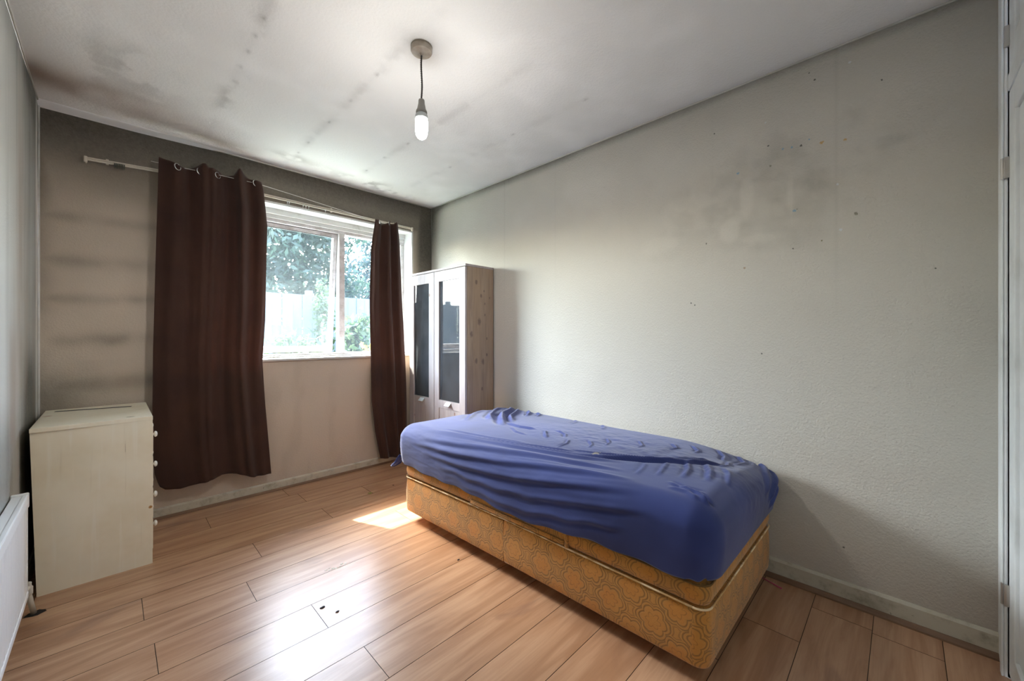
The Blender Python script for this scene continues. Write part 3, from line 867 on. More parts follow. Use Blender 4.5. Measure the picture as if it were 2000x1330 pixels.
# tail of sheet hanging at the head corner
bm = B()
pts = [(1.262, 2.235, .40), (1.245, 2.262, .345), (1.238, 2.30, .318), (1.265, 2.315, .31), (1.30, 2.29, .33), (1.315, 2.262, .38)]
A = [Vector(p) for p in pts]
n = 7
rows = []
for j in range(n):
    t = j/(n-1)
    a = A[0].lerp(A[1], min(1, t*2)) if t < .5 else A[1].lerp(A[2], (t-.5)*2)
    b = A[5].lerp(A[4], min(1, t*2)) if t < .5 else A[4].lerp(A[3], (t-.5)*2)
    rows.append([bm.verts.new(a.lerp(b, i/8)+Vector((0, .010*math.sin(i*1.9+j*.5), .004*math.cos(i*1.3)))) for i in range(9)])
for r0, r1 in zip(rows[:-1], rows[1:]):
    for i in range(8): bm.faces.new([r0[i], r0[i+1], r1[i+1], r1[i]])
tail = obj('sheet_corner', bm, m_sheet, bed, smooth=True)
tail.modifiers.new('t', 'SOLIDIFY').thickness = .002

# ------------------------------------------------------------------ glazed cabinet
m_pine = M('stained_pine', rough=.55)
co = m_pine.obj()
pco = m_pine.mapping(co, (16, 16, 1.1))
gr = m_pine.noise(pco, 2.2, 5, .6, 1.0)
c = m_pine.mix(m_pine.ss(.3, .72, gr), lin((140, 121, 106)), lin((166, 146, 126)))
bands = m_pine.noise(m_pine.mapping(co, (13, 13, 0)), 1.0, 0)
c = m_pine.mix(m_pine.math('MULTIPLY', m_pine.ss(.4, .6, bands), .35), c, lin((158, 132, 106)))
m_pine_plain = c
loc0 = (1.906, 2.387, 0)
knots = [(.11, 1.565, .016), (.16, 1.46, .014), (.19, 1.50, .008), (.14, 1.255, .024), (.20, 1.31, .009), (.06, 1.155, .020), (.18, .935, .020), (.11, .945, .018), (.22, .99, .012), (.22, 1.12, .009), (.20, 1.40, .008), (.25, 1.45, .008), (.17, .72, .012)]
for kx, kz, kr in knots:
    q = m_pine.mapping(co, (1, 0, .6)); 
    d = m_pine.math('ADD', m_pine.dist(q, (kx, 0, kz*.6)), m_pine.math('MULTIPLY', m_pine.math('SUBTRACT', m_pine.noise(co, 60, 2), .5), kr*.7))
    c = m_pine.mix(m_pine.math('MULTIPLY', m_pine.ss(kr, kr*.35, d), .6), c, lin((82, 66, 70)))
m_pine.color(c); m_pine.bump(gr, .12, .001)
m_pale = M('window_lit_pine', rough=.5)  # paler, greyer pine than the side: window light put into the front's colour
co = m_pale.obj()
gr = m_pale.noise(m_pale.mapping(co, (18, 18, 1.3)), 2, 5, .6, .8)
c = m_pale.mix(m_pale.ss(.3, .75, gr), lin((156, 148, 147)), lin((174, 166, 165)))
kn = m_pale.voro(m_pale.mapping(co, (1, 9, 5)), 1.0)
c = m_pale.mix(m_pale.ss(.10, .05, kn), c, lin((130, 105, 92)))
m_pale.color(c); m_pale.bump(gr, .1, .001)
cab = thing('display_cabinet', 'tall pine display cabinet with two glazed doors behind the bed head', 'cabinet', (1.906, 2.387, 0))
cX0, cX1, cY0, cY1, cZ = 1.926, 2.197, 2.387, 3.198, 1.70
bm = B()
box(bm, cX0, cX1, cY0, cY0+.018, 0, cZ-.018, .001); box(bm, cX0, cX1, cY1-.018, cY1, 0, cZ-.018, .001)
box(bm, cX1-.006, cX1, cY0+.018, cY1-.018, .05, cZ-.018)
obj('carcass', bm, m_pine, cab)
bm = B(); box(bm, cX0-.020, cX1+.002, cY0-.003, cY1+.003, cZ-.018, cZ, .002); obj('top_panel', bm, m_pale, cab)
bm = B()
box(bm, cX0+.01, cX1-.006, cY0+.018, cY1-.018, .05, .068)
box(bm, cX0+.01, cX0+.022, cY0+.018, cY1-.018, 0, .05)
obj('plinth', bm, m_pine, cab)
for zz in (.42, .60, .95, 1.28):
    bm = B(); box(bm, cX0+.004, cX1-.006, cY0+.018, cY1-.018, zz-.016, zz, .001); obj('shelf', bm, m_pine, cab)
m_cglass = M('dark_cabinet_glass', (.02, .022, .028), .04)
for n in list(m_cglass.n):
    if n != m_cglass.out: m_cglass.n.remove(n)
_g = m_cglass
tr = _g.node('ShaderNodeBsdfTransparent'); tr.inputs[0].default_value = (.55, .58, .60, 1)
gl = _g.node('ShaderNodeBsdfGlossy'); gl.inputs['Roughness'].default_value = .03
fr_ = _g.node('ShaderNodeFresnel'); fr_.inputs[0].default_value = 1.75
mx = _g.node('ShaderNodeMixShader'); _g.l.new(fr_.outputs[0], mx.inputs[0]); _g.l.new(tr.outputs[0], mx.inputs[1]); _g.l.new(gl.outputs[0], mx.inputs[2])
dd_ = _g.node('ShaderNodeBsdfDiffuse'); dd_.inputs[0].default_value = (.35, .38, .42, 1)
mx3 = _g.node('ShaderNodeMixShader'); _g.put(mx3.inputs[0], _g.math('MULTIPLY', _g.noise(_g.obj(), 7, 5, .7), .22)); _g.l.new(mx.outputs[0], mx3.inputs[1]); _g.l.new(dd_.outputs[0], mx3.inputs[2])
_g.l.new(mx3.outputs[0], _g.out.inputs[0])
m_grey = M('grey_handle_metal', (.50, .56, .60), .4, Metallic=.3)
def cab_door(y0, y1, gy0, gy1, hy):
    dx0, dx1 = 1.906, 1.925
    bm = B()
    z0, z1 = .055, cZ-.022
    gz0, gz1 = .612, 1.592
    pz0, pz1 = .15, .548
    box(bm, dx0, dx1, y0, gy0, z0, z1, .0015); box(bm, dx0, dx1, gy1, y1, z0, z1, .0015)
    box(bm, dx0+.0005, dx1, gy0, gy1, gz1, z1, .001); box(bm, dx0+.0005, dx1, gy0, gy1, pz1, gz0, .001); box(bm, dx0+.0005, dx1, gy0, gy1, z0, pz0, .001)
    d = obj('door', bm, m_pale, cab)
    bm = B(); box(bm, dx0+.006, dx1-.002, gy0-.002, gy1+.002, pz0-.002, pz1+.002); obj('panel', bm, m_pale, d)
    bm = B(); box(bm, dx0+.009, dx0+.013, gy0-.004, gy1+.004, gz0-.004, gz1+.004); obj('glass_pane', bm, m_cglass, d)
    bm = B(); zc = .592
    prism(bm, [(dx0, zc+.012), (dx0-.026, zc-.014), (dx0-.022, zc-.018), (dx0, zc+.002)], 'y', hy-.032, hy+.032)
    obj('handle', bm, m_grey, d)
cab_door(2.390, 2.803, 2.462, 2.738, 2.602)
cab_door(2.809, 3.195, 2.886, 3.125, 2.985)

# ------------------------------------------------------------------ chest of drawers
m_cream = M('cream_gloss_paint', rough=.42)
co = m_cream.obj()
c = m_cream.mix(m_cream.ss(.35, .8, m_cream.noise(co, 3.5, 4, .6)), lin((240, 233, 213)), lin((228, 217, 191)))
drip = m_cream.noise(m_cream.mapping(co, (34, 34, 1.4)), 1.0, 3, .6)
c = m_cream.mix(m_cream.math('MULTIPLY', m_cream.ss(.55, .72, drip), .45), c, lin((244, 240, 226)))
c = m_cream.mix(m_cream.math('MULTIPLY', m_cream.ss(.40, .28, drip), .25), c, lin((192, 178, 150)))
c = m_cream.mix(m_cream.math('MULTIPLY', m_cream.ss(.72, .77, m_cream.noise(co, 22, 4, .65)), .6), c, lin((120, 100, 76)))
def mark(m, c, pt, r, colr, jit=.8, sc=(1, 1, 1)):
    q = m.mapping(co, sc)
    d = m.math('ADD', m.dist(q, tuple(a*b for a, b in zip(pt, sc))), m.math('MULTIPLY', m.math('SUBTRACT', m.noise(co, 120, 2), .5), r*jit))
    return m.mix(m.ss(r, r*.5, d), c, colr)
# chest root is at (-.05, 3.0, 0)
c = mark(m_cream, c, (.115, -.262, .737), .010, lin((110, 98, 80)), sc=(.5, 1, 1))
c = mark(m_cream, c, (-.178, .057, .737), .010, lin((170, 70, 50)), sc=(.5, 1, 1))
c = mark(m_cream, c, (.185, -.32, .285), .009, lin((168, 120, 60)))
c = mark(m_cream, c, (.095, -.32, .60), .0035, lin((140, 108, 72)), sc=(1, 1, .05), jit=.2)
m_cream.color(c)
ch = thing('chest_of_drawers', 'cream painted chest of drawers turned sideways in the left corner', 'chest of drawers', (-.05, 3.0, 0))
bm = B()
# carcass with the slightly out-of-true side nearest the camera
vs_ = [(-.232, 2.688, 0), (.128, 2.681, 0), (.128, 3.285, 0), (-.232, 3.285, 0), (-.252, 2.690, .720), (.128, 2.681, .720), (.128, 3.285, .720), (-.252, 3.285, .720)]
V8 = [bm.verts.new(p) for p in vs_]
for f in [(3,2,1,0),(4,5,6,7),(0,1,5,4),(1,2,6,5),(2,3,7,6),(3,0,4,7)]: bm.faces.new([V8[i] for i in f])
obj('carcass', bm, m_cream, ch)
bm = B(); box(bm, -.2525, .144, 2.6805, 3.287, .7195, .738, .0015); obj('top_panel', bm, m_cream, ch)
bm = B(); box(bm, .127, .143, 2.681, 2.686, 0, .7195); box(bm, .127, .143, 3.28, 3.285, 0, .7195); box(bm, .127, .138, 2.686, 3.28, 0, .035); obj('face_frame', bm, m_cream, ch)
m_knob = M('white_knob', (.78, .77, .72), .3)
for kz in (.618, .459, .299, .143):
    bm = B(); box(bm, .129, .1455, 2.6875, 3.2785, kz-.074, kz+.074, .003); d = obj('drawer', bm, m_cream, ch)
    for ky in (2.84, 3.13):
        bm = B(); lathe(bm, (.1455, ky, kz), [(.006, 0), (.005, .008), (.006, .010), (.015, .014), (.0155, .018), (.012, .023), (.004, .025)], ax=(1, 0, 0), n=20)
        obj('knob', bm, m_knob, d, smooth=True, auto=50)
m_slot = M('dark_tape', (.035, .04, .045), .6)
bm = B(); 
a = Vector((-.213, 3.205, .7384)); b = Vector((.077, 3.135, .7384)); t = (b-a).normalized(); nn = Vector((-t.y, t.x, 0))*.010
vb = [bm.verts.new(p) for p in (a-nn, b-nn, b+nn, a+nn)]; f = bm.faces.new(vb)
r = bmesh.ops.extrude_face_region(bm, geom=[f]); bmesh.ops.translate(bm, verts=[v for v in r['geom'] if isinstance(v, bmesh.types.BMVert)], vec=(0, 0, .0012))
obj('dark_strip', bm, m_slot, ch)

# ------------------------------------------------------------------ radiator
m_rad = M('white_radiator_enamel', (.84, .85, .85), .35)
ra = thing('radiator', 'low white panel radiator on the left wall beside the chest', 'radiator', (-.245, 2.0, .10))
RY1, RY0, RZ0, RZ1, RX = 2.475, 1.30, .105, .515, -.236
bm = B()
ys = []
y = RY0
prof = []
while y < RY1-.012:
    prof += [(y, 0), (y+.008, 0), (y+.013, -.006), (y+.020, -.006), (y+.025, 0)]
    y += .0333
n = len(prof)
zl = [(RZ0+.02, 0), (RZ0+.035, 1), (RZ1-.055, 1), (RZ1-.04, 0)]
rows = []
for z, k in zl: rows.append([bm.verts.new((RX+d*k, yy, z)) for yy, d in prof])
for r0, r1 in zip(rows[:-1], rows[1:]):
    for i in range(n-1): bm.faces.new([r0[i], r0[i+1], r1[i+1], r1[i]])
obj('front_panel', bm, m_rad, ra, smooth=True, auto=60)
bm = B()
box(bm, RX-.012, RX-.007, RY0, RY1-.005, RZ0+.01, RZ1-.01)
box(bm, RX-.014, RX+.003, RY0, RY1-.004, RZ1-.045, RZ1-.002, .004)
box(bm, RX-.014, RX+.003, RY0, RY1-.004, RZ0, RZ0+.024, .004)
box(bm, RX-.014, RX+.001, RY1-.012, RY1-.003, RZ0, RZ1-.002, .003)
obj('panel_rim', bm, m_rad, ra)
m_grl = M('grille_grey', (.45, .47, .48), .4)
bm = B(); box(bm, RX-.040, RX-.014, RY0, RY1-.01, RZ1-.012, RZ1-.004, .002); obj('top_grille', bm, m_rad, ra)
bm = B(); box(bm, RX-.043, RX+.004, RY1-.012, RY1+.003, RZ1-.055, RZ1+.004, .004); obj('end_cap', bm, m_rad, ra)
bm = B()
tube(bm, [(-.246, RY1-.004, RZ0+.022), (-.240, RY1+.028, RZ0+.020)], .010, 12)
lathe(bm, (-.238, RY1+.035, RZ0-.01), [(.010, 0), (.013, .004), (.013, .030), (.009, .036), (.009, .050), (.004, .053)], n=14)
obj('valve', bm, M('painted_valve', (.60, .58, .52), .4), ra, smooth=True, auto=50)
bm = B(); tube(bm, [(-.238, RY1+.035, RZ0), (-.233, RY1+.045, .06), (-.226, RY1+.065, -.001)], .0085, 12)
obj('pipe', bm, M('painted_pipe', (.62, .59, .50), .45), ra, smooth=True)
bm = B(); rr = random.Random(4)
vs_ = [bm.verts.new((-.222+.034*math.cos(a)*(.7+.5*rr.random()), RY1+.062+.022*math.sin(a)*(.7+.5*rr.random()), .0008)) for a in [2*PI*i/14 for i in range(14)]]
f = bm.faces.new(vs_); rx_ = bmesh.ops.extrude_face_region(bm, geom=[f]); bmesh.ops.translate(bm, verts=[v for v in rx_['geom'] if isinstance(v, bmesh.types.BMVert)], vec=(0, 0, .0006))
single('floor_hole', bm, M('dark_gap', (.012, .011, .010), .95), 'dark broken hole in the floorboards round the radiator pipe', 'hole', (-.222, RY1+.062, 0))

# ------------------------------------------------------------------ curtain rail, wire, curtains
m_rail = M('old_white_plastic', rough=.4)
m_rail.color(m_rail.mix(m_rail.noise(m_rail.obj(), 9, 4), lin((232, 226, 212)), lin((200, 192, 176))))
rl = thing('curtain_rail', 'thin off-white plastic curtain track screwed above the window', 'curtain rail', (.95, 3.28, 2.15))
def railz(x): return 2.146+(x+.106)/.308*.020 if x < .2 else 2.166-.015*(x-.2)/1.78
bm = B()
P0 = [(-.106, 3.288, railz(-.106)), (.20, 3.286, railz(.2)), (1.1, 3.284, railz(1.1)), (1.985, 3.288, railz(1.985))]
for off, r in ((.006, .0045), (-.006, .0040)):
    tube(bm, dens([Vector(p)+Vector((0, 0, off)) for p in P0], .2), r, 8)
bb = dens(P0, .2)
for a, b in zip(bb[:-1], bb[1:]):
    pass
prism(bm, [(p[0], p[2]+.006) for p in bb]+[(p[0], p[2]-.006) for p in bb[::-1]], 'y', 3.289, 3.292)
obj('track', bm, m_rail, rl, smooth=True, auto=50)
for ex in (-.106, 1.985):
    bm = B(); box(bm, ex-.007, ex+.008, 3.276, 3.294, railz(ex)-.022, railz(ex)+.012, .003)
    tube(bm, [(ex, 3.282, railz(ex)-.02), (ex+.003, 3.279, railz(ex)-.028)], .003, 6)
    obj('end_stop', bm, m_rail, rl, smooth=True, auto=50)
for bx in (-.02, .6, 1.25, 1.8):
    bm = B(); box(bm, bx-.006, bx+.006, 3.290, YW+.001, railz(bx)-.012, railz(bx)+.018, .002); obj('bracket', bm, m_rail, rl)
m_hook = M('dull_green_plastic', lin((78, 84, 74)), .45)
for i in range(7):
    hx_ = .010+i*.0068; z_ = railz(hx_)-.012
    bm = B(); box(bm, hx_-.0022, hx_+.0022, 3.272, 3.292, z_-.012, z_+.010, .001)
    torus(bm, (hx_, 3.276, z_-.014), .006, .0015, ax=(1, 0, 0), n=14, k=6)
    obj('glider', bm, m_hook, rl, smooth=True, auto=50, label='dull green curtain glider')
m_clear = M('clear_plastic', (.70, .70, .68), .25)
for gx in (.925, .938, 1.035, 1.055, 1.075, 1.20):
    z_ = railz(gx)-.010
    bm = B(); box(bm, gx-.003, gx+.003, 3.276, 3.290, z_-.006, z_+.006, .001)
    tube(bm, [(gx, 3.282, z_-.004), (gx-.004, 3.278, z_-.022), (gx+.002, 3.275, z_-.038), (gx+.006, 3.277, z_-.028)], .0016, 6)
    obj('glider', bm, m_clear, rl, smooth=True, auto=50, label='white curtain glider')
bm = B()
WIRE = [(.165, 3.235, 2.199), (.30, 3.226, 2.200), (.50, 3.222, 2.208), (.72, 3.226, 2.212), (1.0, 3.24, 2.192), (1.30, 3.25, 2.166), (1.60, 3.238, 2.137), (1.72, 3.238, 2.134), (1.86, 3.255, 2.15), (1.93, 3.30, 2.165)]
tube(bm, dens(WIRE, .04), .0017, 6)
single('curtain_wire', bm, M('white_wire', (.62, .60, .56), .4), 'thin pale curtain wire stretched across in front of the track', 'curtain wire', (.95, 3.24, 2.17), smooth=True)

def curtain_mat(name):
    m = M(name, rough=.8)
    co = m.obj()
    wv = m.noise(m.mapping(co, (1, 1, .12)), 320, 2)
    c = m.mix(m.ss(.3, .7, m.noise(co, 4, 3)), lin((60, 42, 36)), lin((70, 49, 40)))
    c = m.mix(m.math('MULTIPLY', wv, .35), c, lin((40, 26, 24)))
    m.color(c); m.set('Sheen Weight', .12); m.set('Specular IOR Level', .15)
    m.bump(wv, .2, .001)
    tl = m.node('ShaderNodeBsdfTranslucent'); m.put(tl.inputs[0], (.030, .0145, .011, 1))
    mx = m.node('ShaderNodeAddShader')
    m.l.new(m.b.outputs[0], mx.inputs[0]); m.l.new(tl.outputs[0], mx.inputs[1]); m.l.new(mx.outputs[0], m.out.inputs[0])
    return m
m_cur = curtain_mat('brown_curtain_cloth')
def curtain_mesh(parent, zt, zb, xl_, xr_, yf, nu=150, nv=110):
    """zt, zb: x->z of hem and heading by s; xl_, xr_: edge x by height fraction; yf(s,t): depth"""
    s = np.linspace(0, 1, nu); t = np.linspace(0, 1, nv)
    S_, T_ = np.meshgrid(s, t, indexing='ij')
    top = np.interp(S_, *zt); bot = np.interp(S_, *zb)
    Z = top+(bot-top)*T_
    X = np.interp(T_, *xl_)*(1-S_)+np.interp(T_, *xr_)*S_
    dx, Y = yf(S_, T_)
    X = X+dx
    vv_ = np.stack([X, Y, Z], -1).reshape(-1, 3)-np.array(parent.location)
    fc = [(i*nv+j, (i+1)*nv+j, (i+1)*nv+j+1, i*nv+j+1) for i in range(nu-1) for j in range(nv-1)]
    me = bpy.data.meshes.new('cloth'); me.from_pydata(vv_.tolist(), [], fc)
    for p in me.polygons: p.use_smooth = True
    me.materials.append(m_cur.m)
    o = bpy.data.objects.new('cloth', me); C.objects.link(o); o.parent = parent
    sm = o.modifiers.new('t', 'SOLIDIFY'); sm.thickness = .0018
    return o
def ridge(s, c, w_, k=1.6):
    d = s-c
    return np.where(d < 0, gau(d, w_), gau(d, w_*k))
curL = thing('curtain', 'wide brown eyelet curtain hanging left of the window above the chest', 'curtain', (.48, 3.22, .16), 'brown curtains')
XA, XB = .199, .755
tx = np.array([.199, .246, .300, .332, .383, .415, .430, .445, .476, .517, .583, .602, .612, .626, .645, .677, .739, .755])
tz = np.array([2.232, 2.222, 2.200, 2.203, 2.222, 2.248, 2.252, 2.236, 2.238, 2.222, 2.228, 2.262, 2.272, 2.262, 2.246, 2.232, 2.219, 2.165])
bx_ = np.array([.178, .183, .211, .283, .422, .504, .588, .693, .803]); bz_ = np.array([.262, .220, .197, .187, .198, .218, .207, .160, .154])
def yfL(s, t):
    lo = sst(0, .5, t)
    y = 3.222+0*s
    A = .030*(1-.35*t)
    y = y-A*ridge(s, .40-.02*t, .035)*1.1-A*.7*ridge(s, .47-.03*t, .02)-A*1.3*ridge(s, .735+.05*t, .03, 2.0)
    y = y-A*.6*ridge(s, .13, .08)*(1-lo*.4)-.020*ridge(s, .93, .05)*(1-.3*t)
    y = y+A*.9*gau(s-.27, .06)+A*1.1*gau(s-.60, .06)+.010*gau(s-.86, .04)
    y = y+.010*np.sin(2*PI*s*2.2+1.0)*lo+.006*np.sin(2*PI*s*5+2*t)*(1-t*.5)
    y = y-.014*t*np.sin(PI*s)
    y = y+.0015*np.sin(60*s+4*np.sin(3*t))*lo
    dx = .012*np.sin(2*PI*s*2.2)*(1-t)*.6
    y = np.minimum(y, 3.262)
    return dx*np.sin(PI*s), y
curtain_mesh(curL, ((tx-XA)/(XB-XA), tz), ((bx_-.178)/(.803-.178), bz_), ([0, .3, .6, .85, .96, 1], [.199, .186, .174, .170, .178, .198]),
             ([0, .12, .45, .60, .75, 1], [.752, .775, .765, .748, .765, .803]), yfL)
m_ring = M('steel_eyelet', (.62, .62, .63), .25, Metallic=.9)
for rx_, rz_, tl in ((.285, 2.188, .9), (.395, 2.196, .5), (.490, 2.201, .9), (.700, 2.203, .8)):
    s_ = np.array([(rx_-XA)/(XB-XA)]); y0_ = float(yfL(s_, np.array([.02]))[1][0])
    bm = B(); torus(bm, (rx_, y0_-.006, rz_), .0195, .0032, ax=(.62, -.75, .12), n=32, k=8)
    obj('eyelet', bm, m_ring, curL, smooth=True)
curR = thing('curtain', 'narrow brown curtain gathered between the window and the glazed cabinet', 'curtain', (1.74, 3.22, .08), 'brown curtains')
def yfR(s, t):
    A = .030
    y = 3.225+0*s-A*.8*ridge(s, .12, .06)-A*1.2*ridge(s, .52+.03*t, .07)-A*1.0*ridge(s, .85, .06)
    y = y+A*.7*gau(s-.33, .07)+A*.6*gau(s-.70, .05)-.02*sst(.4, 1, t)*np.sin(PI*s)
    y = y-.012*np.sin(2*PI*s*3+3*t)*sst(.2, .8, t)
    return 0*s, np.minimum(y, 3.268)
curtain_mesh(curR, ([0, .1, .2, .35, .5, .58, .66, .8, .9, 1], [2.146, 2.140, 2.128, 2.118, 2.128, 2.150, 2.140, 2.135, 2.155, 2.150]),
             ([0, .3, .6, 1], [.078, .070, .066, .09]),
             ([0, .12, .35, .6, .75, .88, 1], [1.590, 1.552, 1.538, 1.545, 1.552, 1.585, 1.635]),
             ([0, .1, .3, .5, .7, .9, 1], [1.800, 1.822, 1.838, 1.862, 1.880, 1.890, 1.895]), yfR, nu=90)
for rx_, rz_ in ((1.612, 2.118), (1.70, 2.122)):
    bm = B(); torus(bm, (rx_, 3.188, rz_), .0165, .0035, ax=(.8, -.6, .1), n=28, k=8)
    obj('eyelet', bm, m_ring, curR, smooth=True)

# ------------------------------------------------------------------ pendant light
LX, LY = .946, 1.488
pn = thing('pendant_light', 'bare lit bulb on a dark twisted cord from a round ceiling rose', 'pendant light', (LX, LY, 2.4))
m_rose = M('grey_white_plastic', rough=.4)
m_rose.color(m_rose.mix(m_rose.ss(.3, .7, m_rose.noise(m_rose.obj(), 20, 3)), lin((176, 166, 152)), lin((140, 128, 114))))
bm = B(); lathe(bm, (LX, LY, 2.4), [(.040, .002), (.045, -.001), (.0455, -.004), (.0435, -.0055), (.0455, -.007), (.0455, -.022), (.043, -.0265), (.012, -.030), (.007, -.034), (.005, -.040)], n=40)
obj('ceiling_rose', bm, m_rose, pn, smooth=True, auto=40)
m_cord = M('dark_cord', (.045, .04, .038), .7)
bm = B()
for ph in (0, PI):
    pts = []
    for i in range(90):
        t = i/89; z = 2.362+(2.160-2.362)*t; a = ph+t*2*PI*11
        bend = -.003*math.sin(t*PI*2.3)
        pts.append((LX+bend+.0017*math.cos(a), LY+bend*.5+.0017*math.sin(a), z))
    tube(bm, pts, .0026, 6)
obj('cord', bm, m_cord, pn, smooth=True)
m_hold = M('bulb_holder_plastic', lin((150, 148, 142)), .4)
bm = B(); lathe(bm, (LX, LY, 2.168), [(.0045, .002), (.012, 0), (.0132, -.004), (.014, -.018), (.0145, -.020), (.0185, -.040), (.0235, -.050), (.0245, -.056), (.0225, -.0605), (.018, -.061)], n=32)
obj('bulb_holder', bm, m_hold, pn, smooth=True, auto=40)
m_bulb = M('lit_bulb', (1, 1, 1), .4)
m_bulb.b.inputs['Emission Color'].default_value = (1.0, .98, .95, 1); m_bulb.b.inputs['Emission Strength'].default_value = 14.0
m_collar = M('bulb_collar', lin((196, 204, 206)), .35)
bm = B(); lathe(bm, (LX, LY, 2.108), [(.018, .002), (.022, -.001), (.0262, -.008), (.0275, -.020), (.0265, -.0225), (.024, -.023)], n=32)
obj('bulb_collar', bm, m_collar, pn, smooth=True, auto=40)
bm = B(); lathe(bm, (LX, LY, 2.0862), [(.0250, .0), (.0268, -.008), (.0272, -.030), (.0270, -.052), (.0245, -.070), (.019, -.081), (.010, -.088), (.002, -.090)], n=32)
obj('bulb', bm, m_bulb, pn, smooth=True)
l2 = bpy.data.lights.new('bulb_glow', 'POINT'); l2.energy = BULB_W*.55; l2.color = (1.0, .96, .90); l2.shadow_soft_size = .05
l2o = bpy.data.objects.new('bulb_glow', l2); C.objects.link(l2o); l2o.location = (LX, LY, 1.93)
# the opaque collar of the bulb throws most of its light down and outwards
ld = bpy.data.lights.new('bulb_light', 'SPOT'); ld.energy = BULB_W; ld.color = (1.0, .96, .90); ld.shadow_soft_size = .05
ld.spot_size = math.radians(180); ld.spot_blend = .35
lo_ = bpy.data.objects.new('bulb_light', ld); C.objects.link(lo_); lo_.location = (LX, LY, 1.935)

# ------------------------------------------------------------------ bits on the floor
m_pink = M('pink_plastic', lin((196, 60, 120)), .3)
bm = B(); tube(bm, [(2.150, .468, .004), (2.118, .386, .004)], .0022, 8)
single('drinking_straw', bm, m_pink, 'thin pink plastic straw on the floor at the foot of the bed', 'straw', (2.13, .43, .002), smooth=True)
m_leaf = M('dry_leaf', lin((150, 150, 88)), .8)
bm = B()
lp = [(0, -.022), (.010, -.014), (.014, 0), (.010, .014), (0, .024), (-.010, .014), (-.013, 0), (-.010, -.012)]
vt = [bm.verts.new((1.31+x_*1.1, 2.744+y_*.9, .003+.012*abs(x_)*40*.02+.004*math.sin(i))) for i, (x_, y_) in enumerate(lp)]
cvt = bm.verts.new((1.31, 2.744, .0015))
for i in range(8): bm.faces.new([vt[i], vt[(i+1) % 8], cvt])
o = single('dry_leaf', bm, m_leaf, 'small curled pale green leaf on the floor near the right curtain', 'leaf', (1.31, 2.744, 0), smooth=True)
o.modifiers.new('t', 'SOLIDIFY').thickness = .0008
m_deb = M('dark_crumb', (.02, .018, .03), .8)
rr = random.Random(11)
for (x_, y_, r_, lab) in ((.621, 1.732, .011, 'larger of two dark crumbs lying close together mid-floor'), (.655, 1.662, .008, 'smaller of two dark crumbs lying close together mid-floor'),
                          (1.240, 1.608, .007, 'dark crumb on the floor close to the bed front'), (1.509, 2.766, .006, 'tiny dark crumb on the floor just right of the dry leaf')):
    bm = B(); bmesh.ops.create_icosphere(bm, subdivisions=2, radius=1)
    for v in bm.verts:
        k = .75+.5*rr.random(); v.co = Vector((x_+v.co.x*r_*k, y_+v.co.y*r_*.55*k, max(.0003, .002+v.co.z*.0025)))
    single('floor_crumb', bm, m_deb, lab, 'crumb', (x_, y_, 0), 'dark crumbs on the floor', smooth=True)
m_flk = M('pale_flake', (.62, .60, .50), .8)
bm = B()
for i in range(16):
    a = rr.random()*2*PI; rad_ = .035*rr.random()
    px, py = .774+math.cos(a)*rad_*1.6, 1.99+math.sin(a)*rad_*.6
    q = [bm.verts.new((px+.006*math.cos(b+a), py+.003*math.sin(b+a), .0012)) for b in (0, 1.4, 2.6, 4.2)]
    f = bm.faces.new(q); rx_ = bmesh.ops.extrude_face_region(bm, geom=[f]); bmesh.ops.translate(bm, verts=[v for v in rx_['geom'] if isinstance(v, bmesh.types.BMVert)], vec=(0, 0, -.001))
o = single('paint_flakes', bm, m_flk, 'smear of pale flakes on the shiny middle of the floor', 'flakes', (.774, 1.99, 0)); o['kind'] = 'stuff'

# ------------------------------------------------------------------ outside
m_pav = M('garden_paving', rough=.9)
m_pav.color(m_pav.mix(m_pav.noise(m_pav.obj(), 2.5, 5), (.16, .19, .13), (.24, .25, .20)))
bm = B(); box(bm, -14, 18, YW+WT, 26, -.25, -.15); struct('ground', bm, m_pav)
m_brick = M('outer_render', (.5, .48, .44), .9)
bm = B(); box(bm, -6, 9, YW+WT+.001, 4.30, 2.42, 2.55, .01); struct('canopy', bm, m_brick)
m_fence = M('garden_fence_boards', rough=.85)
co = m_fence.obj()
m_fence.color(m_fence.mix(m_fence.noise(m_fence.mapping(co, (9, 1, .6)), 2, 4), (.035, .045, .055), (.07, .085, .095)))
fe = thing('garden_fence', 'pale grey board fence across the garden behind the window', 'fence', (2.5, 7.05, -.15))
x_ = -5.0; i = 0
bm = B()
while x_ < 9.5:
    box(bm, x_, x_+.145, 7.0+(i % 2)*.012, 7.02+(i % 2)*.012, -.15, 1.82, .003); x_ += .15; i += 1
obj('fence_boards', bm, m_fence, fe)
for px in np.arange(-5, 9.6, 1.83):
    bm = B(); box(bm, px-.05, px+.05, 7.035, 7.135, -.15, 1.9, .005); obj('fence_post', bm, m_fence, fe)

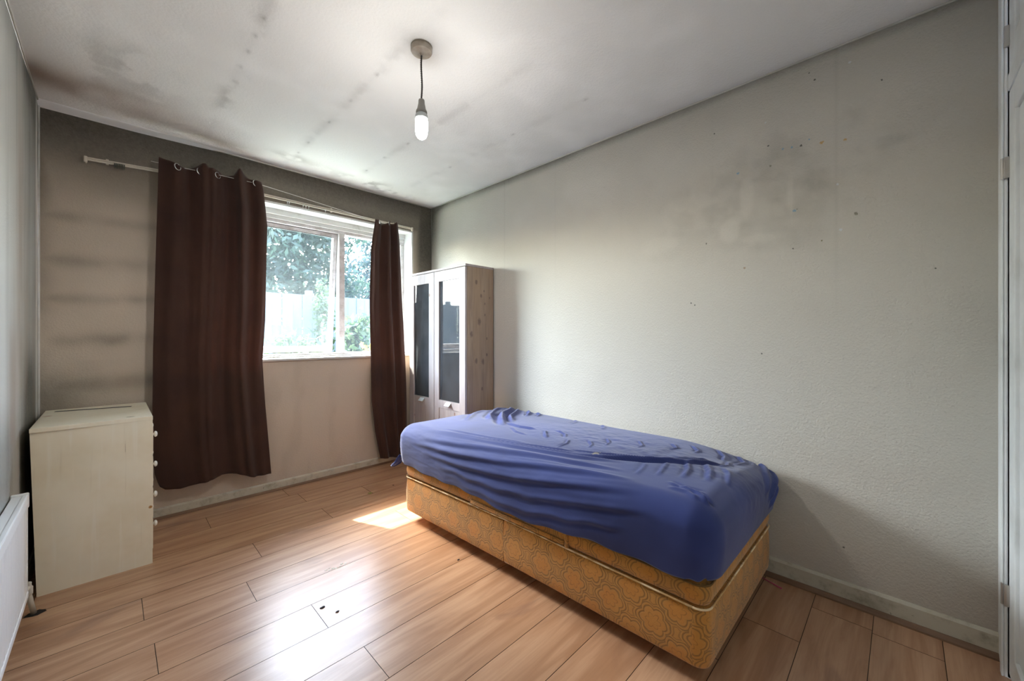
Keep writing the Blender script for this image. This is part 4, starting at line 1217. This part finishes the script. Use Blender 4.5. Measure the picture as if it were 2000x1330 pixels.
def leaf_mat(name, c0, c1, tl=.5):
    m = M(name, rough=.55)
    co = m.obj()
    c = m.mix(m.ss(.35, .65, m.noise(co, 2.5, 3)), c0, c1)
    m.color(c)
    t = m.node('ShaderNodeBsdfTranslucent'); m.put(t.inputs[0], tuple(min(1, v*1.5) for v in c1)+(1,))
    mx = m.node('ShaderNodeMixShader'); mx.inputs[0].default_value = tl
    m.l.new(m.b.outputs[0], mx.inputs[1]); m.l.new(t.outputs[0], mx.inputs[2]); m.l.new(mx.outputs[0], m.out.inputs[0])
    return m
m_l1 = leaf_mat('tree_leaves', (.010, .020, .016), (.022, .040, .026))
m_l2 = leaf_mat('dark_tree_leaves', (.007, .015, .018), (.016, .028, .028))
m_l3 = leaf_mat('shrub_leaves', (.016, .034, .014), (.035, .06, .022))
m_bark = M('bark', (.10, .08, .06), .9)
def tree(name, label, cat, base, clusters, nleaf, size, mat, trunk=None, seed=1, group=None):
    root = thing(name, label, cat, base, group)
    rg = np.random.RandomState(seed)
    V = []; Fc = []
    tot = sum(c[3]*c[4]*c[5] for c in clusters)**1.0
    for (cx, cy, cz, a, b, c) in clusters:
        k = int(nleaf*(a*b*c)/tot)
        d = rg.normal(size=(k, 3)); d /= np.linalg.norm(d, axis=1)[:, None]
        rr_ = rg.rand(k)**.45
        lump = .75+.35*np.sin(d[:, 0]*7+cx*5)*np.sin(d[:, 2]*6+1)+.15*rg.rand(k)
        P = np.stack([cx+d[:, 0]*a*rr_*lump, cy+d[:, 1]*b*rr_*lump, cz+d[:, 2]*c*rr_*lump], 1)
        for p in P:
            u = rg.normal(size=3); u /= np.linalg.norm(u); v = np.cross(u, rg.normal(size=3)); v /= np.linalg.norm(v)
            s = size*(.6+.8*rg.rand()); n0 = len(V)
            V += [p-u*s, p+v*s*.42, p+u*s, p-v*s*.42]; Fc.append((n0, n0+1, n0+2, n0+3))
    me = bpy.data.meshes.new('crown'); me.from_pydata((np.array(V)-np.array(base)).tolist(), [], Fc); me.materials.append(mat.m)
    o = bpy.data.objects.new('crown', me); C.objects.link(o); o.parent = root
    bm = B()
    if trunk:
        for pts, r in trunk: tube(bm, dens(pts, .3), r, 8)
    else:
        tube(bm, dens([base, (clusters[0][0], clusters[0][1], clusters[0][2])], .3), .06, 8)
    obj('trunk', bm, m_bark, root, smooth=True)
    return root
tree('garden_tree', 'broad leafy tree behind the fence, seen through the ajar window light', 'tree', (2.9, 9.6, -.15),
     [(2.7, 9.0, 3.4, 1.5, 1.0, 1.5), (3.2, 9.3, 4.6, 1.2, 1.0, 1.4), (2.0, 9.0, 2.2, 1.1, .8, 1.0), (3.3, 8.9, 2.0, 1.2, .8, 1.1)], 16000, .075, m_l1, seed=2)
tree('garden_tree', 'dark dense tree behind the fence, seen through the right-hand pane', 'tree', (6.0, 10.8, -.15),
     [(6.0, 10.8, 3.4, 1.7, 1.1, 2.0), (5.3, 10.7, 2.2, 1.3, .8, 1.4), (6.8, 10.8, 2.1, 1.5, 1.0, 1.3), (5.8, 10.9, 5.4, 1.4, 1.0, 1.2)], 18000, .07, m_l2, seed=3)
tree('garden_tree', 'pale far tree at the left of the window view', 'tree', (-.6, 12.0, -.15),
     [(-.4, 12.0, 3.0, 2.0, 1.2, 1.6), (.9, 12.2, 2.2, 1.3, 1.2, 1.1)], 6000, .09, m_l1, seed=4)
tree('garden_shrub', 'spiky dark shrub in front of the fence in the right-hand pane', 'shrub', (2.62, 5.9, -.15),
     [(2.62, 5.9, 1.15, .30, .28, .42), (2.50, 5.85, .70, .34, .3, .40), (2.78, 5.9, .60, .34, .3, .40)], 1700, .060, m_l3, seed=5)
tree('garden_shrub', 'loose pale bush low behind the ajar window light', 'shrub', (1.75, 5.9, -.15),
     [(1.75, 5.9, .80, .50, .35, .45), (1.45, 5.8, .45, .5, .35, .35)], 1600, .055, m_l3, seed=6)
tree('garden_shrub', 'tall narrow climber seen in the gap beside the mullion', 'shrub', (2.42, 6.75, -.15),
     [(2.42, 6.75, 1.5, .22, .12, .75), (2.40, 6.75, .6, .25, .14, .7)], 1500, .045, m_l3, seed=7)
m_yel = M('yellow_petals', lin((240, 190, 40)), .6)
fw = thing('yellow_flowers', 'clump of yellow flowers low in the right-hand pane', 'flowers', (2.35, 5.0, -.15))
rg = random.Random(9)
for i in range(16):
    bm = B()
    cx_, cy_, cz_ = 2.36+.10*rg.uniform(-1, 1), 5.0+.08*rg.uniform(-1, 1), .98+.07*rg.uniform(-1, 1)
    cc_ = bm.verts.new((cx_, cy_, cz_))
    rv = [bm.verts.new((cx_+.034*math.cos(a)*(1 if k % 2 else .6), cy_-.006, cz_+.034*math.sin(a)*(1 if k % 2 else .6))) for k, a in enumerate([2*PI*q/10 for q in range(10)])]
    for k in range(10): bm.faces.new([cc_, rv[k], rv[(k+1) % 10]])
    fh = obj('flower_head', bm, m_yel, fw); fh.modifiers.new('t', 'SOLIDIFY').thickness = .002
bm = B()
for i in range(12):
    a = rg.uniform(-1, 1); tube(bm, [(2.35+.04*a, 5.0, -.15), (2.35+.09*a, 5.0+.05*rg.uniform(-1, 1), .97)], .005, 6)
obj('stems', bm, m_l3, fw)
